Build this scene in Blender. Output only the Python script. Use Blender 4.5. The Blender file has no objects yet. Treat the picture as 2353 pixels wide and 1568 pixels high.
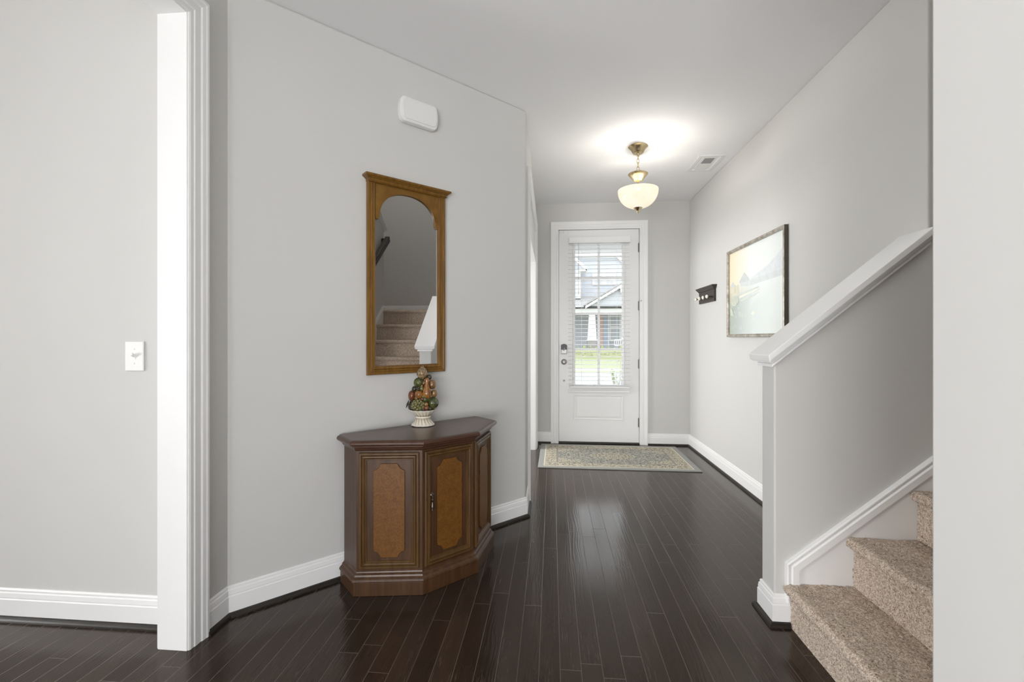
import bpy, bmesh, math, random
from mathutils import Vector, Matrix
random.seed(7)
S = bpy.context.scene
COL = S.collection
PI = math.pi

# ------------------------------------------------------------------ camera, sky, sun, daylight, exposure
YAW = math.radians(5.0)
F = 16.0 / 36.0 * 2353.0
HZ = 778.0                      # horizon row of the photograph
EYE = 1.2
cd = bpy.data.cameras.new('camera'); cd.lens = 16.0; cd.sensor_width = 36.0
cd.shift_y = -(784.0 - HZ) / 2353.0
cd.clip_start = 0.02; cd.clip_end = 400
cam = bpy.data.objects.new('camera', cd); COL.objects.link(cam)
cam.location = (0, 0, EYE); cam.rotation_euler = (PI / 2, 0, YAW)
S.camera = cam

W = bpy.data.worlds.new('sky'); S.world = W; W.use_nodes = True
wn = W.node_tree.nodes; wl = W.node_tree.links
bgn = wn['Background']
bgn.inputs[0].default_value = (0.92, 0.955, 1.0, 1); bgn.inputs[1].default_value = 3.2


def lamp(name, kind, loc, rot, energy, color=(1, 1, 1), size=None, radius=None, angle=None):
    l = bpy.data.lights.new(name, kind); l.energy = energy; l.color = color
    if kind == 'AREA':
        l.shape = 'RECTANGLE'; l.size, l.size_y = size
    if radius is not None: l.shadow_soft_size = radius
    if angle is not None: l.angle = angle
    o = bpy.data.objects.new(name, l); COL.objects.link(o)
    o.location = loc; o.rotation_euler = rot
    return o


lamp('sun', 'SUN', (0, 0, 20), (math.radians(40), math.radians(-18), 0), 0.5, (1, .97, .92), angle=.02)
# daylight just outside the dining room window (left), then three added fills
lamp('dining_window_daylight', 'AREA', (-6.62, -0.9, .95), (0, -PI / 2 - .1, 0), 262, (1, .985, .965), (1.4, 1.6))
lamp('living_fill', 'AREA', (-1.05, -4.78, .62), (PI / 2 + .6, 0, 0), 310, (.99, .99, 1), (3.5, .95))  # unseen low fill added behind the viewer, tilted up to lift the ceiling
lamp('side_room_fill', 'AREA', (-3.12, 4.4, 1.35), (0, -PI / 2 - .2, 0), 162, (1, .985, .96), (1.5, 1.7))  # unseen fill added to brighten the right hall wall through the opening
lamp('stairwell_fill', 'AREA', (2.3, 1.2, 5.18), (0, 0, 0), 20, (1, .96, .90), (.6, .6))  # unseen fill added to lighten the dark stairwell
S.view_settings.view_transform = 'Standard'
S.view_settings.look = 'None'
S.view_settings.gamma = 1.0
S.view_settings.use_curve_mapping = False
S.view_settings.exposure = 0.07
S.cycles.use_denoising = True
S.cycles.max_bounces = 12
S.cycles.diffuse_bounces = 6
S.cycles.transparent_max_bounces = 16
S.cycles.caustics_reflective = False
S.cycles.sample_clamp_indirect = 8.0

# ------------------------------------------------------------------ pixel -> place helpers (photo 2353x1568)
cs, sn = math.cos(YAW), math.sin(YAW)


def ray(px):
    k = (px - 1176.5) / F
    return -sn + k * cs, cs + k * sn


def at_y(px, v, Y):
    rx, ry = ray(px); d = Y / ry
    return Vector((rx * d, Y, EYE - (v - HZ) * d / F))


def at_x(px, v, X):
    rx, ry = ray(px); d = X / rx
    return Vector((X, ry * d, EYE - (v - HZ) * d / F))


def at_floor(px, v, z=0.0):
    d = F * (EYE - z) / (v - HZ); rx, ry = ray(px)
    return Vector((rx * d, ry * d, z))


# ------------------------------------------------------------------ materials
def new_mat(name):
    m = bpy.data.materials.new(name); m.use_nodes = True
    nt = m.node_tree
    return m, nt, nt.nodes['Principled BSDF']


def nd(nt, typ, **kw):
    n = nt.nodes.new(typ)
    for k, v in kw.items():
        if k.startswith('i_'):
            key = k[2:]
            key = int(key) if key.isdigit() else key.replace('_', ' ')
            n.inputs[key].default_value = v
        else:
            setattr(n, k, v)
    return n


def math_n(nt, op, a, b=None, c=None):
    n = nt.nodes.new('ShaderNodeMath'); n.operation = op
    for i, x in enumerate((a, b, c)):
        if x is None: continue
        if isinstance(x, (int, float)): n.inputs[i].default_value = x
        else: nt.links.new(x, n.inputs[i])
    return n.outputs[0]


def mixc(nt, fac, a, b, mode='MIX'):
    n = nt.nodes.new('ShaderNodeMix'); n.data_type = 'RGBA'; n.blend_type = mode
    for idx, x in ((0, fac), (6, a), (7, b)):
        if isinstance(x, (int, float)): n.inputs[idx].default_value = x
        elif isinstance(x, tuple): n.inputs[idx].default_value = (*x[:3], 1)
        else: nt.links.new(x, n.inputs[idx])
    return n.outputs[2]


def ramp(nt, fac, stops):
    n = nt.nodes.new('ShaderNodeValToRGB')
    el = n.color_ramp.elements
    while len(el) < len(stops): el.new(0.5)
    for e, (p, c) in zip(el, stops):
        e.position = p; e.color = (*c, 1) if len(c) == 3 else c
    nt.links.new(fac, n.inputs[0])
    return n.outputs[0]


def coords(nt, kind='Object', scale=(1, 1, 1), rot=(0, 0, 0)):
    t = nt.nodes.new('ShaderNodeTexCoord'); mp = nt.nodes.new('ShaderNodeMapping')
    mp.inputs['Scale'].default_value = scale; mp.inputs['Rotation'].default_value = rot
    nt.links.new(t.outputs[kind], mp.inputs[0])
    return mp.outputs[0]


def bump(nt, bs, height, strength=.2, dist=.01):
    b = nt.nodes.new('ShaderNodeBump'); b.inputs['Strength'].default_value = strength
    b.inputs['Distance'].default_value = dist
    nt.links.new(height, b.inputs['Height']); nt.links.new(b.outputs[0], bs.inputs['Normal'])


def noise(nt, vec, scale, detail=4, rough=.55):
    n = nt.nodes.new('ShaderNodeTexNoise'); n.inputs['Scale'].default_value = scale
    n.inputs['Detail'].default_value = detail; n.inputs['Roughness'].default_value = rough
    nt.links.new(vec, n.inputs['Vector'])
    return n.outputs['Fac']


def plain(name, col, rough=.5, metal=0.0, var=.06, scale=20, bmp=0.0, spec=.5, coat=0.0):
    m, nt, b = new_mat(name)
    v = coords(nt)
    f = noise(nt, v, scale)
    c = mixc(nt, f, tuple(x * (1 - var) for x in col), tuple(min(1, x * (1 + var)) for x in col))
    nt.links.new(c, b.inputs['Base Color'])
    b.inputs['Roughness'].default_value = rough; b.inputs['Metallic'].default_value = metal
    b.inputs['Specular IOR Level'].default_value = spec
    b.inputs['Coat Weight'].default_value = coat; b.inputs['Coat Roughness'].default_value = .15
    if bmp: bump(nt, b, noise(nt, v, scale * 12, 3), bmp, .002)
    return m


M = {}
M['wall'] = plain('wall_paint', (.62, .615, .60), .75, var=.012, scale=1.5, bmp=.06, spec=.25)
M['ceiling'] = plain('ceiling_paint', (.86, .86, .87), .85, var=.01, scale=1.5, bmp=.05, spec=.2)
M['trim'] = plain('white_trim_paint', (.85, .85, .85), .35, var=.01, scale=4, spec=.4)
M['doorpaint'] = plain('white_door_paint', (.85, .85, .85), .3, var=.01, scale=4, spec=.4)
M['plastic'] = plain('white_plastic', (.78, .78, .775), .35, var=.01, scale=10)
M['slat'] = plain('white_blind_slat', (.88, .88, .88), .45, var=.01, scale=10)
M['nickel'] = plain('satin_nickel', (.42, .41, .40), .42, 1.0, var=.05, scale=30)
M['hinge'] = plain('dark_nickel', (.30, .29, .28), .3, 1.0, var=.1)
M['black'] = plain('black_plastic', (.02, .02, .022), .35, var=.1, scale=30)
M['brass'] = plain('antique_brass', (.62, .50, .30), .25, 1.0, var=.08, scale=30)
M['pewter'] = plain('aged_bronze', (.16, .14, .12), .35, 1.0, var=.2, scale=60)
M['darkwood'] = plain('dark_stained_wood', (.035, .026, .020), .4, var=.3, scale=30)
M['ceramic'] = plain('white_ceramic', (.82, .78, .70), .2, var=.03, scale=30)
M['grille'] = plain('grey_grille', (.30, .30, .30), .6, var=.05)


def floor_material():
    m, nt, b = new_mat('espresso_oak_planks')
    t = nt.nodes.new('ShaderNodeTexCoord'); sp = nt.nodes.new('ShaderNodeSeparateXYZ')
    nt.links.new(t.outputs['Object'], sp.inputs[0])
    X, Y = sp.outputs[0], sp.outputs[1]
    wd, ln = .0765, 1.15
    xr = math_n(nt, 'DIVIDE', math_n(nt, 'ADD', X, 20.013), wd)
    row = math_n(nt, 'FLOOR', xr); fx = math_n(nt, 'FRACT', xr)
    wn1 = nd(nt, 'ShaderNodeTexWhiteNoise', noise_dimensions='1D'); nt.links.new(row, wn1.inputs['W'])
    yo = math_n(nt, 'ADD', math_n(nt, 'DIVIDE', math_n(nt, 'ADD', Y, 30), ln), math_n(nt, 'MULTIPLY', wn1.outputs['Value'], 7.31))
    pl = math_n(nt, 'FLOOR', yo); fy = math_n(nt, 'FRACT', yo)
    cb = nt.nodes.new('ShaderNodeCombineXYZ'); nt.links.new(row, cb.inputs[0]); nt.links.new(pl, cb.inputs[1])
    wn2 = nd(nt, 'ShaderNodeTexWhiteNoise', noise_dimensions='2D'); nt.links.new(cb.outputs[0], wn2.inputs['Vector'])
    # distance to plank edge in metres
    ex = math_n(nt, 'MULTIPLY', math_n(nt, 'MINIMUM', fx, math_n(nt, 'SUBTRACT', 1, fx)), wd)
    ey = math_n(nt, 'MULTIPLY', math_n(nt, 'MINIMUM', fy, math_n(nt, 'SUBTRACT', 1, fy)), ln)
    e = math_n(nt, 'MINIMUM', ex, ey)
    groove = nd(nt, 'ShaderNodeMapRange', i_1=.0003, i_2=.0016); nt.links.new(e, groove.inputs[0])
    G = groove.outputs[0]
    # grain: stretched along the plank, shifted per plank
    off = math_n(nt, 'MULTIPLY', wn2.outputs['Value'], 37.0)
    cv = nt.nodes.new('ShaderNodeCombineXYZ')
    nt.links.new(math_n(nt, 'ADD', math_n(nt, 'MULTIPLY', X, 14.0), off), cv.inputs[0])
    nt.links.new(math_n(nt, 'ADD', math_n(nt, 'MULTIPLY', Y, 1.6), off), cv.inputs[1])
    g1 = noise(nt, cv.outputs[0], 2.2, 5, .6)
    wv = nd(nt, 'ShaderNodeTexWave', wave_type='BANDS', bands_direction='X', i_Scale=1.5, i_Distortion=12.0, i_Detail=3.0)
    wv.inputs['Detail Scale'].default_value = 1.2
    nt.links.new(cv.outputs[0], wv.inputs['Vector'])
    cv2 = nt.nodes.new('ShaderNodeCombineXYZ')
    nt.links.new(math_n(nt, 'MULTIPLY', X, 160.0), cv2.inputs[0]); nt.links.new(math_n(nt, 'MULTIPLY', Y, 7.0), cv2.inputs[1])
    g2 = noise(nt, cv2.outputs[0], 1.5, 4, .65)
    base = mixc(nt, wn2.outputs['Value'], (.029, .0185, .0128), (.044, .030, .0215))
    base = mixc(nt, math_n(nt, 'MULTIPLY', g1, .45), base, (.012, .009, .0075))
    # pale worn streaks caught in the open grain of some planks
    streak = nd(nt, 'ShaderNodeMapRange', i_1=.57, i_2=.68); nt.links.new(g2, streak.inputs[0])
    patch = nd(nt, 'ShaderNodeMapRange', i_1=.50, i_2=.62); nt.links.new(noise(nt, cv.outputs[0], .9, 2), patch.inputs[0])
    base = mixc(nt, math_n(nt, 'MULTIPLY', math_n(nt, 'MULTIPLY', streak.outputs[0], patch.outputs[0]), .55), base, (.14, .12, .105))
    base = mixc(nt, G, (.12, .10, .086), base)  # light catching the bevels, put into the joints as a paler colour
    nt.links.new(base, b.inputs['Base Color'])
    r = math_n(nt, 'ADD', math_n(nt, 'MULTIPLY', g2, .08), math_n(nt, 'ADD', math_n(nt, 'MULTIPLY', wn2.outputs['Value'], .05), .08))
    nt.links.new(r, b.inputs['Roughness'])
    b.inputs['Specular IOR Level'].default_value = .42
    b.inputs['Specular Tint'].default_value = (1, .86, .74, 1)
    h = math_n(nt, 'ADD', math_n(nt, 'MULTIPLY', G, .6), math_n(nt, 'ADD', math_n(nt, 'MULTIPLY', wv.outputs['Fac'], .20), math_n(nt, 'MULTIPLY', g2, .22)))
    bump(nt, b, h, .45, .0012)
    return m


def wood(name, dark, light, scale=(30, 30, 2.5), rough=.38, coat=.12):
    m, nt, b = new_mat(name)
    v = coords(nt, 'Object', scale)
    f = noise(nt, v, 1.6, 6, .6)
    f2 = noise(nt, coords(nt, 'Object', (1, 1, 1)), 9, 3)
    c = ramp(nt, f, [(.3, dark), (.7, light)])
    c = mixc(nt, math_n(nt, 'MULTIPLY', f2, .4), c, tuple(x * .6 for x in dark))
    nt.links.new(c, b.inputs['Base Color'])
    b.inputs['Roughness'].default_value = rough
    b.inputs['Coat Weight'].default_value = coat; b.inputs['Coat Roughness'].default_value = .2; b.inputs['Specular IOR Level'].default_value = .3
    bump(nt, b, f, .05, .001)
    return m


def burl(name, dark, light):
    m, nt, b = new_mat(name)
    v = coords(nt)
    w = noise(nt, v, 38, 6, .75)
    vo = nd(nt, 'ShaderNodeTexVoronoi', i_Scale=120.0); nt.links.new(v, vo.inputs['Vector'])
    f = math_n(nt, 'ADD', math_n(nt, 'MULTIPLY', w, .8), math_n(nt, 'MULTIPLY', vo.outputs['Distance'], .35))
    nt.links.new(ramp(nt, f, [(.3, dark), (.75, light)]), b.inputs['Base Color'])
    b.inputs['Roughness'].default_value = .4; b.inputs['Specular IOR Level'].default_value = .3
    return m


M['floor'] = floor_material()
M['shoe'] = wood('dark_shoe_moulding', (.012, .009, .007), (.035, .028, .022), (8, 8, 60), .4, .1)
M['walnut'] = wood('walnut_cabinet', (.048, .021, .009), (.105, .050, .021))
M['walnut_top'] = wood('walnut_cabinet_top', (.060, .027, .016), (.095, .044, .026), (3, 40, 40), .28, .15)
M['walnut_gold'] = wood('walnut_moulding', (.065, .031, .009), (.13, .065, .020))
M['burl'] = burl('burl_veneer', (.085, .032, .006), (.17, .072, .013))
M['oak'] = wood('golden_oak_frame', (.135, .062, .010), (.27, .135, .028), (40, 40, 4), .35, .2)
M['oak_spandrel'] = wood('golden_oak_panel', (.15, .068, .010), (.26, .13, .026), (12, 12, 12), .35, .2)


def carpet_material():
    m, nt, b = new_mat('beige_carpet_pile')
    v = coords(nt)
    f = noise(nt, v, 210, 3, .8); g = noise(nt, v, 85, 2, .6)
    f2 = math_n(nt, 'ADD', math_n(nt, 'MULTIPLY', f, .75), math_n(nt, 'MULTIPLY', g, .25))
    c = ramp(nt, f2, [(.38, (.20, .135, .09)), (.5, (.62, .50, .40)), (.62, (.92, .82, .71))])
    nt.links.new(c, b.inputs['Base Color'])
    b.inputs['Roughness'].default_value = 1.0; b.inputs['Specular IOR Level'].default_value = .1
    b.inputs['Sheen Weight'].default_value = .2
    bump(nt, b, f, .8, .005)
    return m


M['carpet'] = carpet_material()


def mirror_material():
    m, nt, b = new_mat('mirror_glass')
    b.inputs['Metallic'].default_value = 1; b.inputs['Roughness'].default_value = 0.0
    f = noise(nt, coords(nt), 3)
    nt.links.new(mixc(nt, f, (.80, .80, .80), (.82, .82, .82)), b.inputs['Base Color'])
    return m


M['mirror'] = mirror_material()


def glass_material():
    m = bpy.data.materials.new('clear_glass'); m.use_nodes = True; nt = m.node_tree; nt.nodes.clear()
    o = nt.nodes.new('ShaderNodeOutputMaterial'); t = nt.nodes.new('ShaderNodeBsdfTransparent')
    g = nt.nodes.new('ShaderNodeBsdfGlossy'); g.inputs['Roughness'].default_value = .0
    t.inputs[0].default_value = (.97, .98, .98, 1)
    fr = nt.nodes.new('ShaderNodeFresnel'); fr.inputs[0].default_value = 1.10
    mx = nt.nodes.new('ShaderNodeMixShader')
    nt.links.new(fr.outputs[0], mx.inputs[0]); nt.links.new(t.outputs[0], mx.inputs[1]); nt.links.new(g.outputs[0], mx.inputs[2])
    nt.links.new(mx.outputs[0], o.inputs[0])
    return m


M['glass'] = glass_material()


def shade_material():
    m, nt, b = new_mat('alabaster_glass')
    nt.nodes.remove(b)
    o = nt.nodes['Material Output']
    v = coords(nt, 'Object', (1, 1, 1.6))
    f = noise(nt, v, 9, 4, .6)
    c = ramp(nt, f, [(.35, (.86, .80, .68)), (.65, (.97, .95, .90))])
    tr = nt.nodes.new('ShaderNodeBsdfTranslucent'); df = nt.nodes.new('ShaderNodeBsdfDiffuse'); gl = nt.nodes.new('ShaderNodeBsdfGlossy')
    gl.inputs['Roughness'].default_value = .12
    tr.inputs[0].default_value = (.13, .115, .09, 1); nt.links.new(c, df.inputs[0])
    m1 = nt.nodes.new('ShaderNodeMixShader'); m1.inputs[0].default_value = .5
    nt.links.new(tr.outputs[0], m1.inputs[1]); nt.links.new(df.outputs[0], m1.inputs[2])
    m2 = nt.nodes.new('ShaderNodeMixShader'); m2.inputs[0].default_value = .05
    nt.links.new(m1.outputs[0], m2.inputs[1]); nt.links.new(gl.outputs[0], m2.inputs[2])
    em = nt.nodes.new('ShaderNodeEmission'); em.inputs[1].default_value = .60
    nt.links.new(mixc(nt, f, (1, .86, .62), (1, .95, .80)), em.inputs[0])
    ad = nt.nodes.new('ShaderNodeAddShader')
    nt.links.new(m2.outputs[0], ad.inputs[0]); nt.links.new(em.outputs[0], ad.inputs[1])
    nt.links.new(ad.outputs[0], o.inputs[0])
    return m


M['shade'] = shade_material()


# ------------------------------------------------------------------ mesh helpers
def box(bm, lo, hi, bev=0.0):
    lo = Vector(lo); hi = Vector(hi)
    vs = [bm.verts.new((x, y, z)) for z in (lo.z, hi.z) for y in (lo.y, hi.y) for x in (lo.x, hi.x)]
    fs = [bm.faces.new([vs[i] for i in q]) for q in ((0, 2, 3, 1), (4, 5, 7, 6), (0, 1, 5, 4), (2, 6, 7, 3), (0, 4, 6, 2), (1, 3, 7, 5))]
    if bev:
        es = list({e for f in fs for e in f.edges})
        bmesh.ops.bevel(bm, geom=es, offset=bev, segments=2, affect='EDGES', profile=.6)


def prism(bm, poly, vec, bev=0.0):
    """extrude a planar polygon (3D points) along vec"""
    a = [bm.verts.new(p) for p in poly]; vec = Vector(vec)
    b = [bm.verts.new(Vector(p) + vec) for p in poly]
    n = len(a)
    fs = [bm.faces.new(a[::-1]), bm.faces.new(b)]
    for i in range(n):
        fs.append(bm.faces.new((a[i], a[(i + 1) % n], b[(i + 1) % n], b[i])))
    if bev:
        bmesh.ops.bevel(bm, geom=list({e for f in fs for e in f.edges}), offset=bev, segments=2, affect='EDGES', profile=.6)


def sweep(bm, pts, n, prof, closed=False):
    """mitred sweep: prof = [(along n, to the left of travel)]"""
    pts = [Vector(p) for p in pts]; n = Vector(n).normalized(); N = len(pts)
    rings = []
    for i in range(N):
        if closed or 0 < i < N - 1:
            t0 = (pts[i] - pts[i - 1]).normalized(); t1 = (pts[(i + 1) % N] - pts[i]).normalized()
        elif i == 0: t0 = t1 = (pts[1] - pts[0]).normalized()
        else: t0 = t1 = (pts[-1] - pts[-2]).normalized()
        p0, p1 = n.cross(t0), n.cross(t1)
        bs = p0 + p1; bs = bs / max(1e-6, bs.dot(p0))
        rings.append([bm.verts.new(pts[i] + n * a + bs * b) for a, b in prof])
    k = len(prof)
    for i in range(N if closed else N - 1):
        r, q = rings[i], rings[(i + 1) % N]
        for j in range(k):
            bm.faces.new((r[j], q[j], q[(j + 1) % k], r[(j + 1) % k]))
    if not closed:
        bm.faces.new(rings[0]); bm.faces.new(rings[-1][::-1])


def tube(bm, pts, rad, seg=10, caps=True):
    pts = [Vector(p) for p in pts]
    rads = rad if isinstance(rad, (list, tuple)) else [rad] * len(pts)
    rings = []
    for i, p in enumerate(pts):
        t = (pts[min(i + 1, len(pts) - 1)] - pts[max(i - 1, 0)]).normalized()
        u = t.orthogonal().normalized() if i == 0 else (u - t * u.dot(t)).normalized()
        w = t.cross(u)
        rings.append([bm.verts.new(p + (u * math.cos(a) + w * math.sin(a)) * rads[i]) for a in (2 * PI * j / seg for j in range(seg))])
    for r, q in zip(rings, rings[1:]):
        for j in range(seg):
            bm.faces.new((r[j], r[(j + 1) % seg], q[(j + 1) % seg], q[j]))
    if caps:
        bm.faces.new(rings[0][::-1]); bm.faces.new(rings[-1])


def lathe(bm, prof, seg=32, origin=(0, 0, 0), fn=None, axis=None):
    """prof = [(r, z)]; axis: None = z, or a Matrix 3x3"""
    o = Vector(origin); rings = []
    for r, z in prof:
        ring = []
        for j in range(seg):
            a = 2 * PI * j / seg
            rr = fn(r, z, a) if fn else r
            p = Vector((rr * math.cos(a), rr * math.sin(a), z))
            if axis: p = axis @ p
            ring.append(bm.verts.new(o + p))
        rings.append(ring)
    for r, q in zip(rings, rings[1:]):
        for j in range(seg):
            bm.faces.new((r[j], r[(j + 1) % seg], q[(j + 1) % seg], q[j]))
    bm.faces.new(rings[0][::-1]); bm.faces.new(rings[-1])


def blob(bm, c, r, seg=14, fn=None):
    """ellipsoid, r = (rx, ry, rz)"""
    c = Vector(c); rings = []; n = seg // 2 + 1
    for i in range(1, n):
        th = PI * i / n; ring = []
        for j in range(seg):
            a = 2 * PI * j / seg
            d = Vector((math.sin(th) * math.cos(a), math.sin(th) * math.sin(a), math.cos(th)))
            s = fn(d) if fn else 1.0
            ring.append(bm.verts.new(c + Vector((d.x * r[0], d.y * r[1], d.z * r[2])) * s))
        rings.append(ring)
    top = bm.verts.new(c + Vector((0, 0, r[2] * (fn(Vector((0, 0, 1))) if fn else 1))))
    bot = bm.verts.new(c - Vector((0, 0, r[2] * (fn(Vector((0, 0, -1))) if fn else 1))))
    for j in range(seg):
        bm.faces.new((top, rings[0][j], rings[0][(j + 1) % seg]))
        bm.faces.new((bot, rings[-1][(j + 1) % seg], rings[-1][j]))
    for p, q in zip(rings, rings[1:]):
        for j in range(seg):
            bm.faces.new((p[j], q[j], q[(j + 1) % seg], p[(j + 1) % seg]))


def obj(name, bm, mat, parent=None, smooth=False, loc=None, bev=0.0):
    bmesh.ops.recalc_face_normals(bm, faces=bm.faces[:])
    me = bpy.data.meshes.new(name); bm.to_mesh(me); bm.free()
    for m in (mat if isinstance(mat, (list, tuple)) else [mat]): me.materials.append(m)
    if smooth:
        for p in me.polygons: p.use_smooth = True
        try: me.set_sharp_from_angle(angle=math.radians(smooth if smooth is not True else 45))
        except Exception: pass
    o = bpy.data.objects.new(name, me); COL.objects.link(o)
    if parent: o.parent = parent
    if loc: o.location = loc
    if bev:
        b = o.modifiers.new('bevel', 'BEVEL'); b.width = bev; b.segments = 2; b.limit_method = 'ANGLE'
    return o


def thing(name, label, cat, loc=(0, 0, 0), rz=0.0, group=None):
    o = bpy.data.objects.new(name, None); COL.objects.link(o)
    o.empty_display_size = .1
    o.location = loc; o.rotation_euler = (0, 0, rz); o['label'] = label; o['category'] = cat
    if group: o['group'] = group
    return o


def tag(o, label, cat, group=None, kind=None):
    o['label'] = label; o['category'] = cat
    if group: o['group'] = group
    if kind: o['kind'] = kind
    return o


def struct(name, bm, mat, label, cat, smooth=False, bev=0.0):
    return tag(obj(name, bm, mat, smooth=smooth, bev=bev), label, cat, kind='structure')


B = bmesh.new

# ------------------------------------------------------------------ the shell
H = 2.74
AX, AY = -1.397, 1.848            # left end of the angled wall
BX, BY = -0.176, 3.069            # right end of the angled wall (outside corner)
FY = 5.235                        # face of the front wall
RX = 1.533                        # face of the hall's right wall
DY = 1.757                        # face of the dining room's far wall
KX, KY, KT = .931, 2.0, .114      # half wall: end, stair side, thickness
NX, NY = .748, .97                # corner of the near wall on the right
WX = -1.397                       # face of the left wall with the cased opening
OY0, OY1, OH = -.35, 1.63, 2.452  # cased opening
LX = 3.70                         # landing's back wall
SLOPE = .815

bm = B(); box(bm, (-6.7, -7.2, -.25), (4.6, FY + .17, 0)); struct('floor', bm, M['floor'], 'dark espresso hardwood plank floor running through the hall', 'floor')
M['bounce_floor'] = plain('pale_bounce_floor', (.80, .77, .72), .95, var=.05, scale=30)  # unseen pale carpet, added to bounce light up to the ceiling
bm = B(); box(bm, (-5.0, -4.8, 0), (4.4, -1.45, .012)); box(bm, (-1.38, -1.45, 0), (.74, -.55, .012)); struct('floor_bounce', bm, M['bounce_floor'], 'unseen pale carpet added behind the viewer to bounce light', 'floor')
bm = B()
box(bm, (-6.7, -7.2, H), (NX + .1, FY + .17, H + .26))
box(bm, (NX + .1, KY, H), (RX + .14, FY + .17, H + .26))
box(bm, (NX + .1, -7.2, H), (4.6, -1.1, H + .26))
struct('ceiling', bm, M['ceiling'], 'smooth white flat ceiling above the hall', 'ceiling')

# front wall with the entry door opening
DX0, DX1 = at_y(1283.5, 0, FY).x, at_y(1469.5, 0, FY).x
DH = 2.44
bm = B()
box(bm, (-3.5, FY, 0), (DX0 - .02, FY + .165, H)); box(bm, (DX1 + .02, FY, 0), (RX + .14, FY + .165, H))
box(bm, (DX0 - .02, FY, DH + .02), (DX1 + .02, FY + .165, H))
struct('wall_front', bm, M['wall'], 'greige end wall around the white front door', 'wall')
bm = B(); box(bm, (RX, KY + .004, 0), (RX + .13, FY, H)); struct('wall_right', bm, M['wall'], 'long greige right hall wall with picture and coat hooks', 'wall', bev=.006)
# angled wall (45 degrees), rounded outside corner
bm = B(); q = .115 / math.sqrt(2)
prism(bm, [(AX, AY, 0), (BX, BY, 0), (BX, BY + .115 * math.sqrt(2) * .7, 0), (BX - .115, BY + .115, 0), (AX - q, AY + q, 0)], (0, 0, H))
struct('wall_angled', bm, M['wall'], 'greige diagonal wall behind the cabinet and mirror', 'wall', bev=.012)
# hall's left wall beyond the corner with its own cased opening
HX = BX
PY0, PY1, PH1, PH2 = 3.40, 4.915, 2.034, 2.366
bm = B()
box(bm, (HX - .115, BY + .1138, 0), (HX, PY0, H)); box(bm, (HX - .115, PY1, 0), (HX, FY, H)); box(bm, (HX - .115, PY0, PH2), (HX, PY1, H))
struct('wall_hall_left', bm, M['wall'], 'greige left hall wall seen edge-on past the corner', 'wall')
bm = B(); box(bm, (-3.1, DY, 0), (-3.0, 3.2, H)); box(bm, (-3.1, 5.0, 0), (-3.0, FY, H)); box(bm, (-3.1, 3.2, 0), (-3.0, 5.0, .5)); box(bm, (-3.1, 3.2, 2.25), (-3.0, 5.0, H)); struct('wall_side_room', bm, M['wall'], 'greige wall of the side room', 'wall')
# left wall with the wide cased opening to the dining room
bm = B()
box(bm, (WX - .115, OY1 + .018, 0), (WX, AY + .12, H)); box(bm, (WX - .115, OY0, OH + .018), (WX, OY1 + .018, H)); box(bm, (WX - .115, -1.3, 0), (WX, OY0 - .018, H))
struct('wall_left', bm, M['wall'], 'narrow greige return wall right of the white cased opening', 'wall')
bm = B(); box(bm, (-6.7, DY, 0), (WX - .115, DY + .115, H)); struct('wall_dining', bm, M['wall'], 'warm white dining room wall with the light switch', 'wall')
# dining room's outer wall with a window
bm = B()
box(bm, (-6.6, -1.75, 0), (-6.45, -1.7, H)); box(bm, (-6.6, 1.0, 0), (-6.45, DY, H)); box(bm, (-6.6, -1.75, 0), (-6.45, 1.0, .4)); box(bm, (-6.6, -1.75, 2.3), (-6.45, 1.0, H))
struct('wall_dining_side', bm, M['wall'], 'dining room side wall with a window', 'wall')
bm = B(); box(bm, (-6.7, -1.42, 0), (WX - .115, -1.3, H)); struct('wall_dining_rear', bm, M['wall'], 'dining room rear wall', 'wall')
# living room behind the camera
bm = B()
for x0, x1 in ((-5.2, -3.4), (-1.0, 0.0), (2.4, 4.6)): box(bm, (x0, -4.95, 0), (x1, -4.8, H))
for x0, x1 in ((-3.4, -1.0), (0.0, 2.4)):
    box(bm, (x0, -4.95, 0), (x1, -4.8, .12)); box(bm, (x0, -4.95, 2.45), (x1, -4.8, H))
struct('wall_back', bm, M['wall'], 'living room wall with two windows behind the viewer', 'wall')
bm = B(); box(bm, (-5.2, -4.8, 0), (-5.05, -1.42, H)); struct('wall_living_left', bm, M['wall'], 'living room left wall', 'wall')
bm = B(); box(bm, (4.45, -4.8, 0), (4.6, -1.0, H)); struct('wall_living_right', bm, M['wall'], 'living room right wall', 'wall')
# near wall on the right: face towards the hall, its end beside the stairs
UZ = 5.25
LZ = 1.58
XL = 2.75
topz = lambda x: LZ + 1.08 + SLOPE * (XL - x)
bm = B()
prism(bm, [(NX + .115, NY - .115, 0), (XL, NY - .115, 0), (XL, NY - .115, topz(XL)), (NX + .115, NY - .115, topz(NX))], (0, .115, 0))
box(bm, (NX, -1.1, 0), (NX + .115, NY, H))
struct('wall_near', bm, M['wall'], 'pale greige wall filling the right edge of the photo', 'wall', bev=.006)
bm = B()
box(bm, (NX, -1.1, 0), (4.6, -.98, H)); struct('wall_stair_rear', bm, M['wall'], 'wall behind the stairwell', 'wall')
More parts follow.
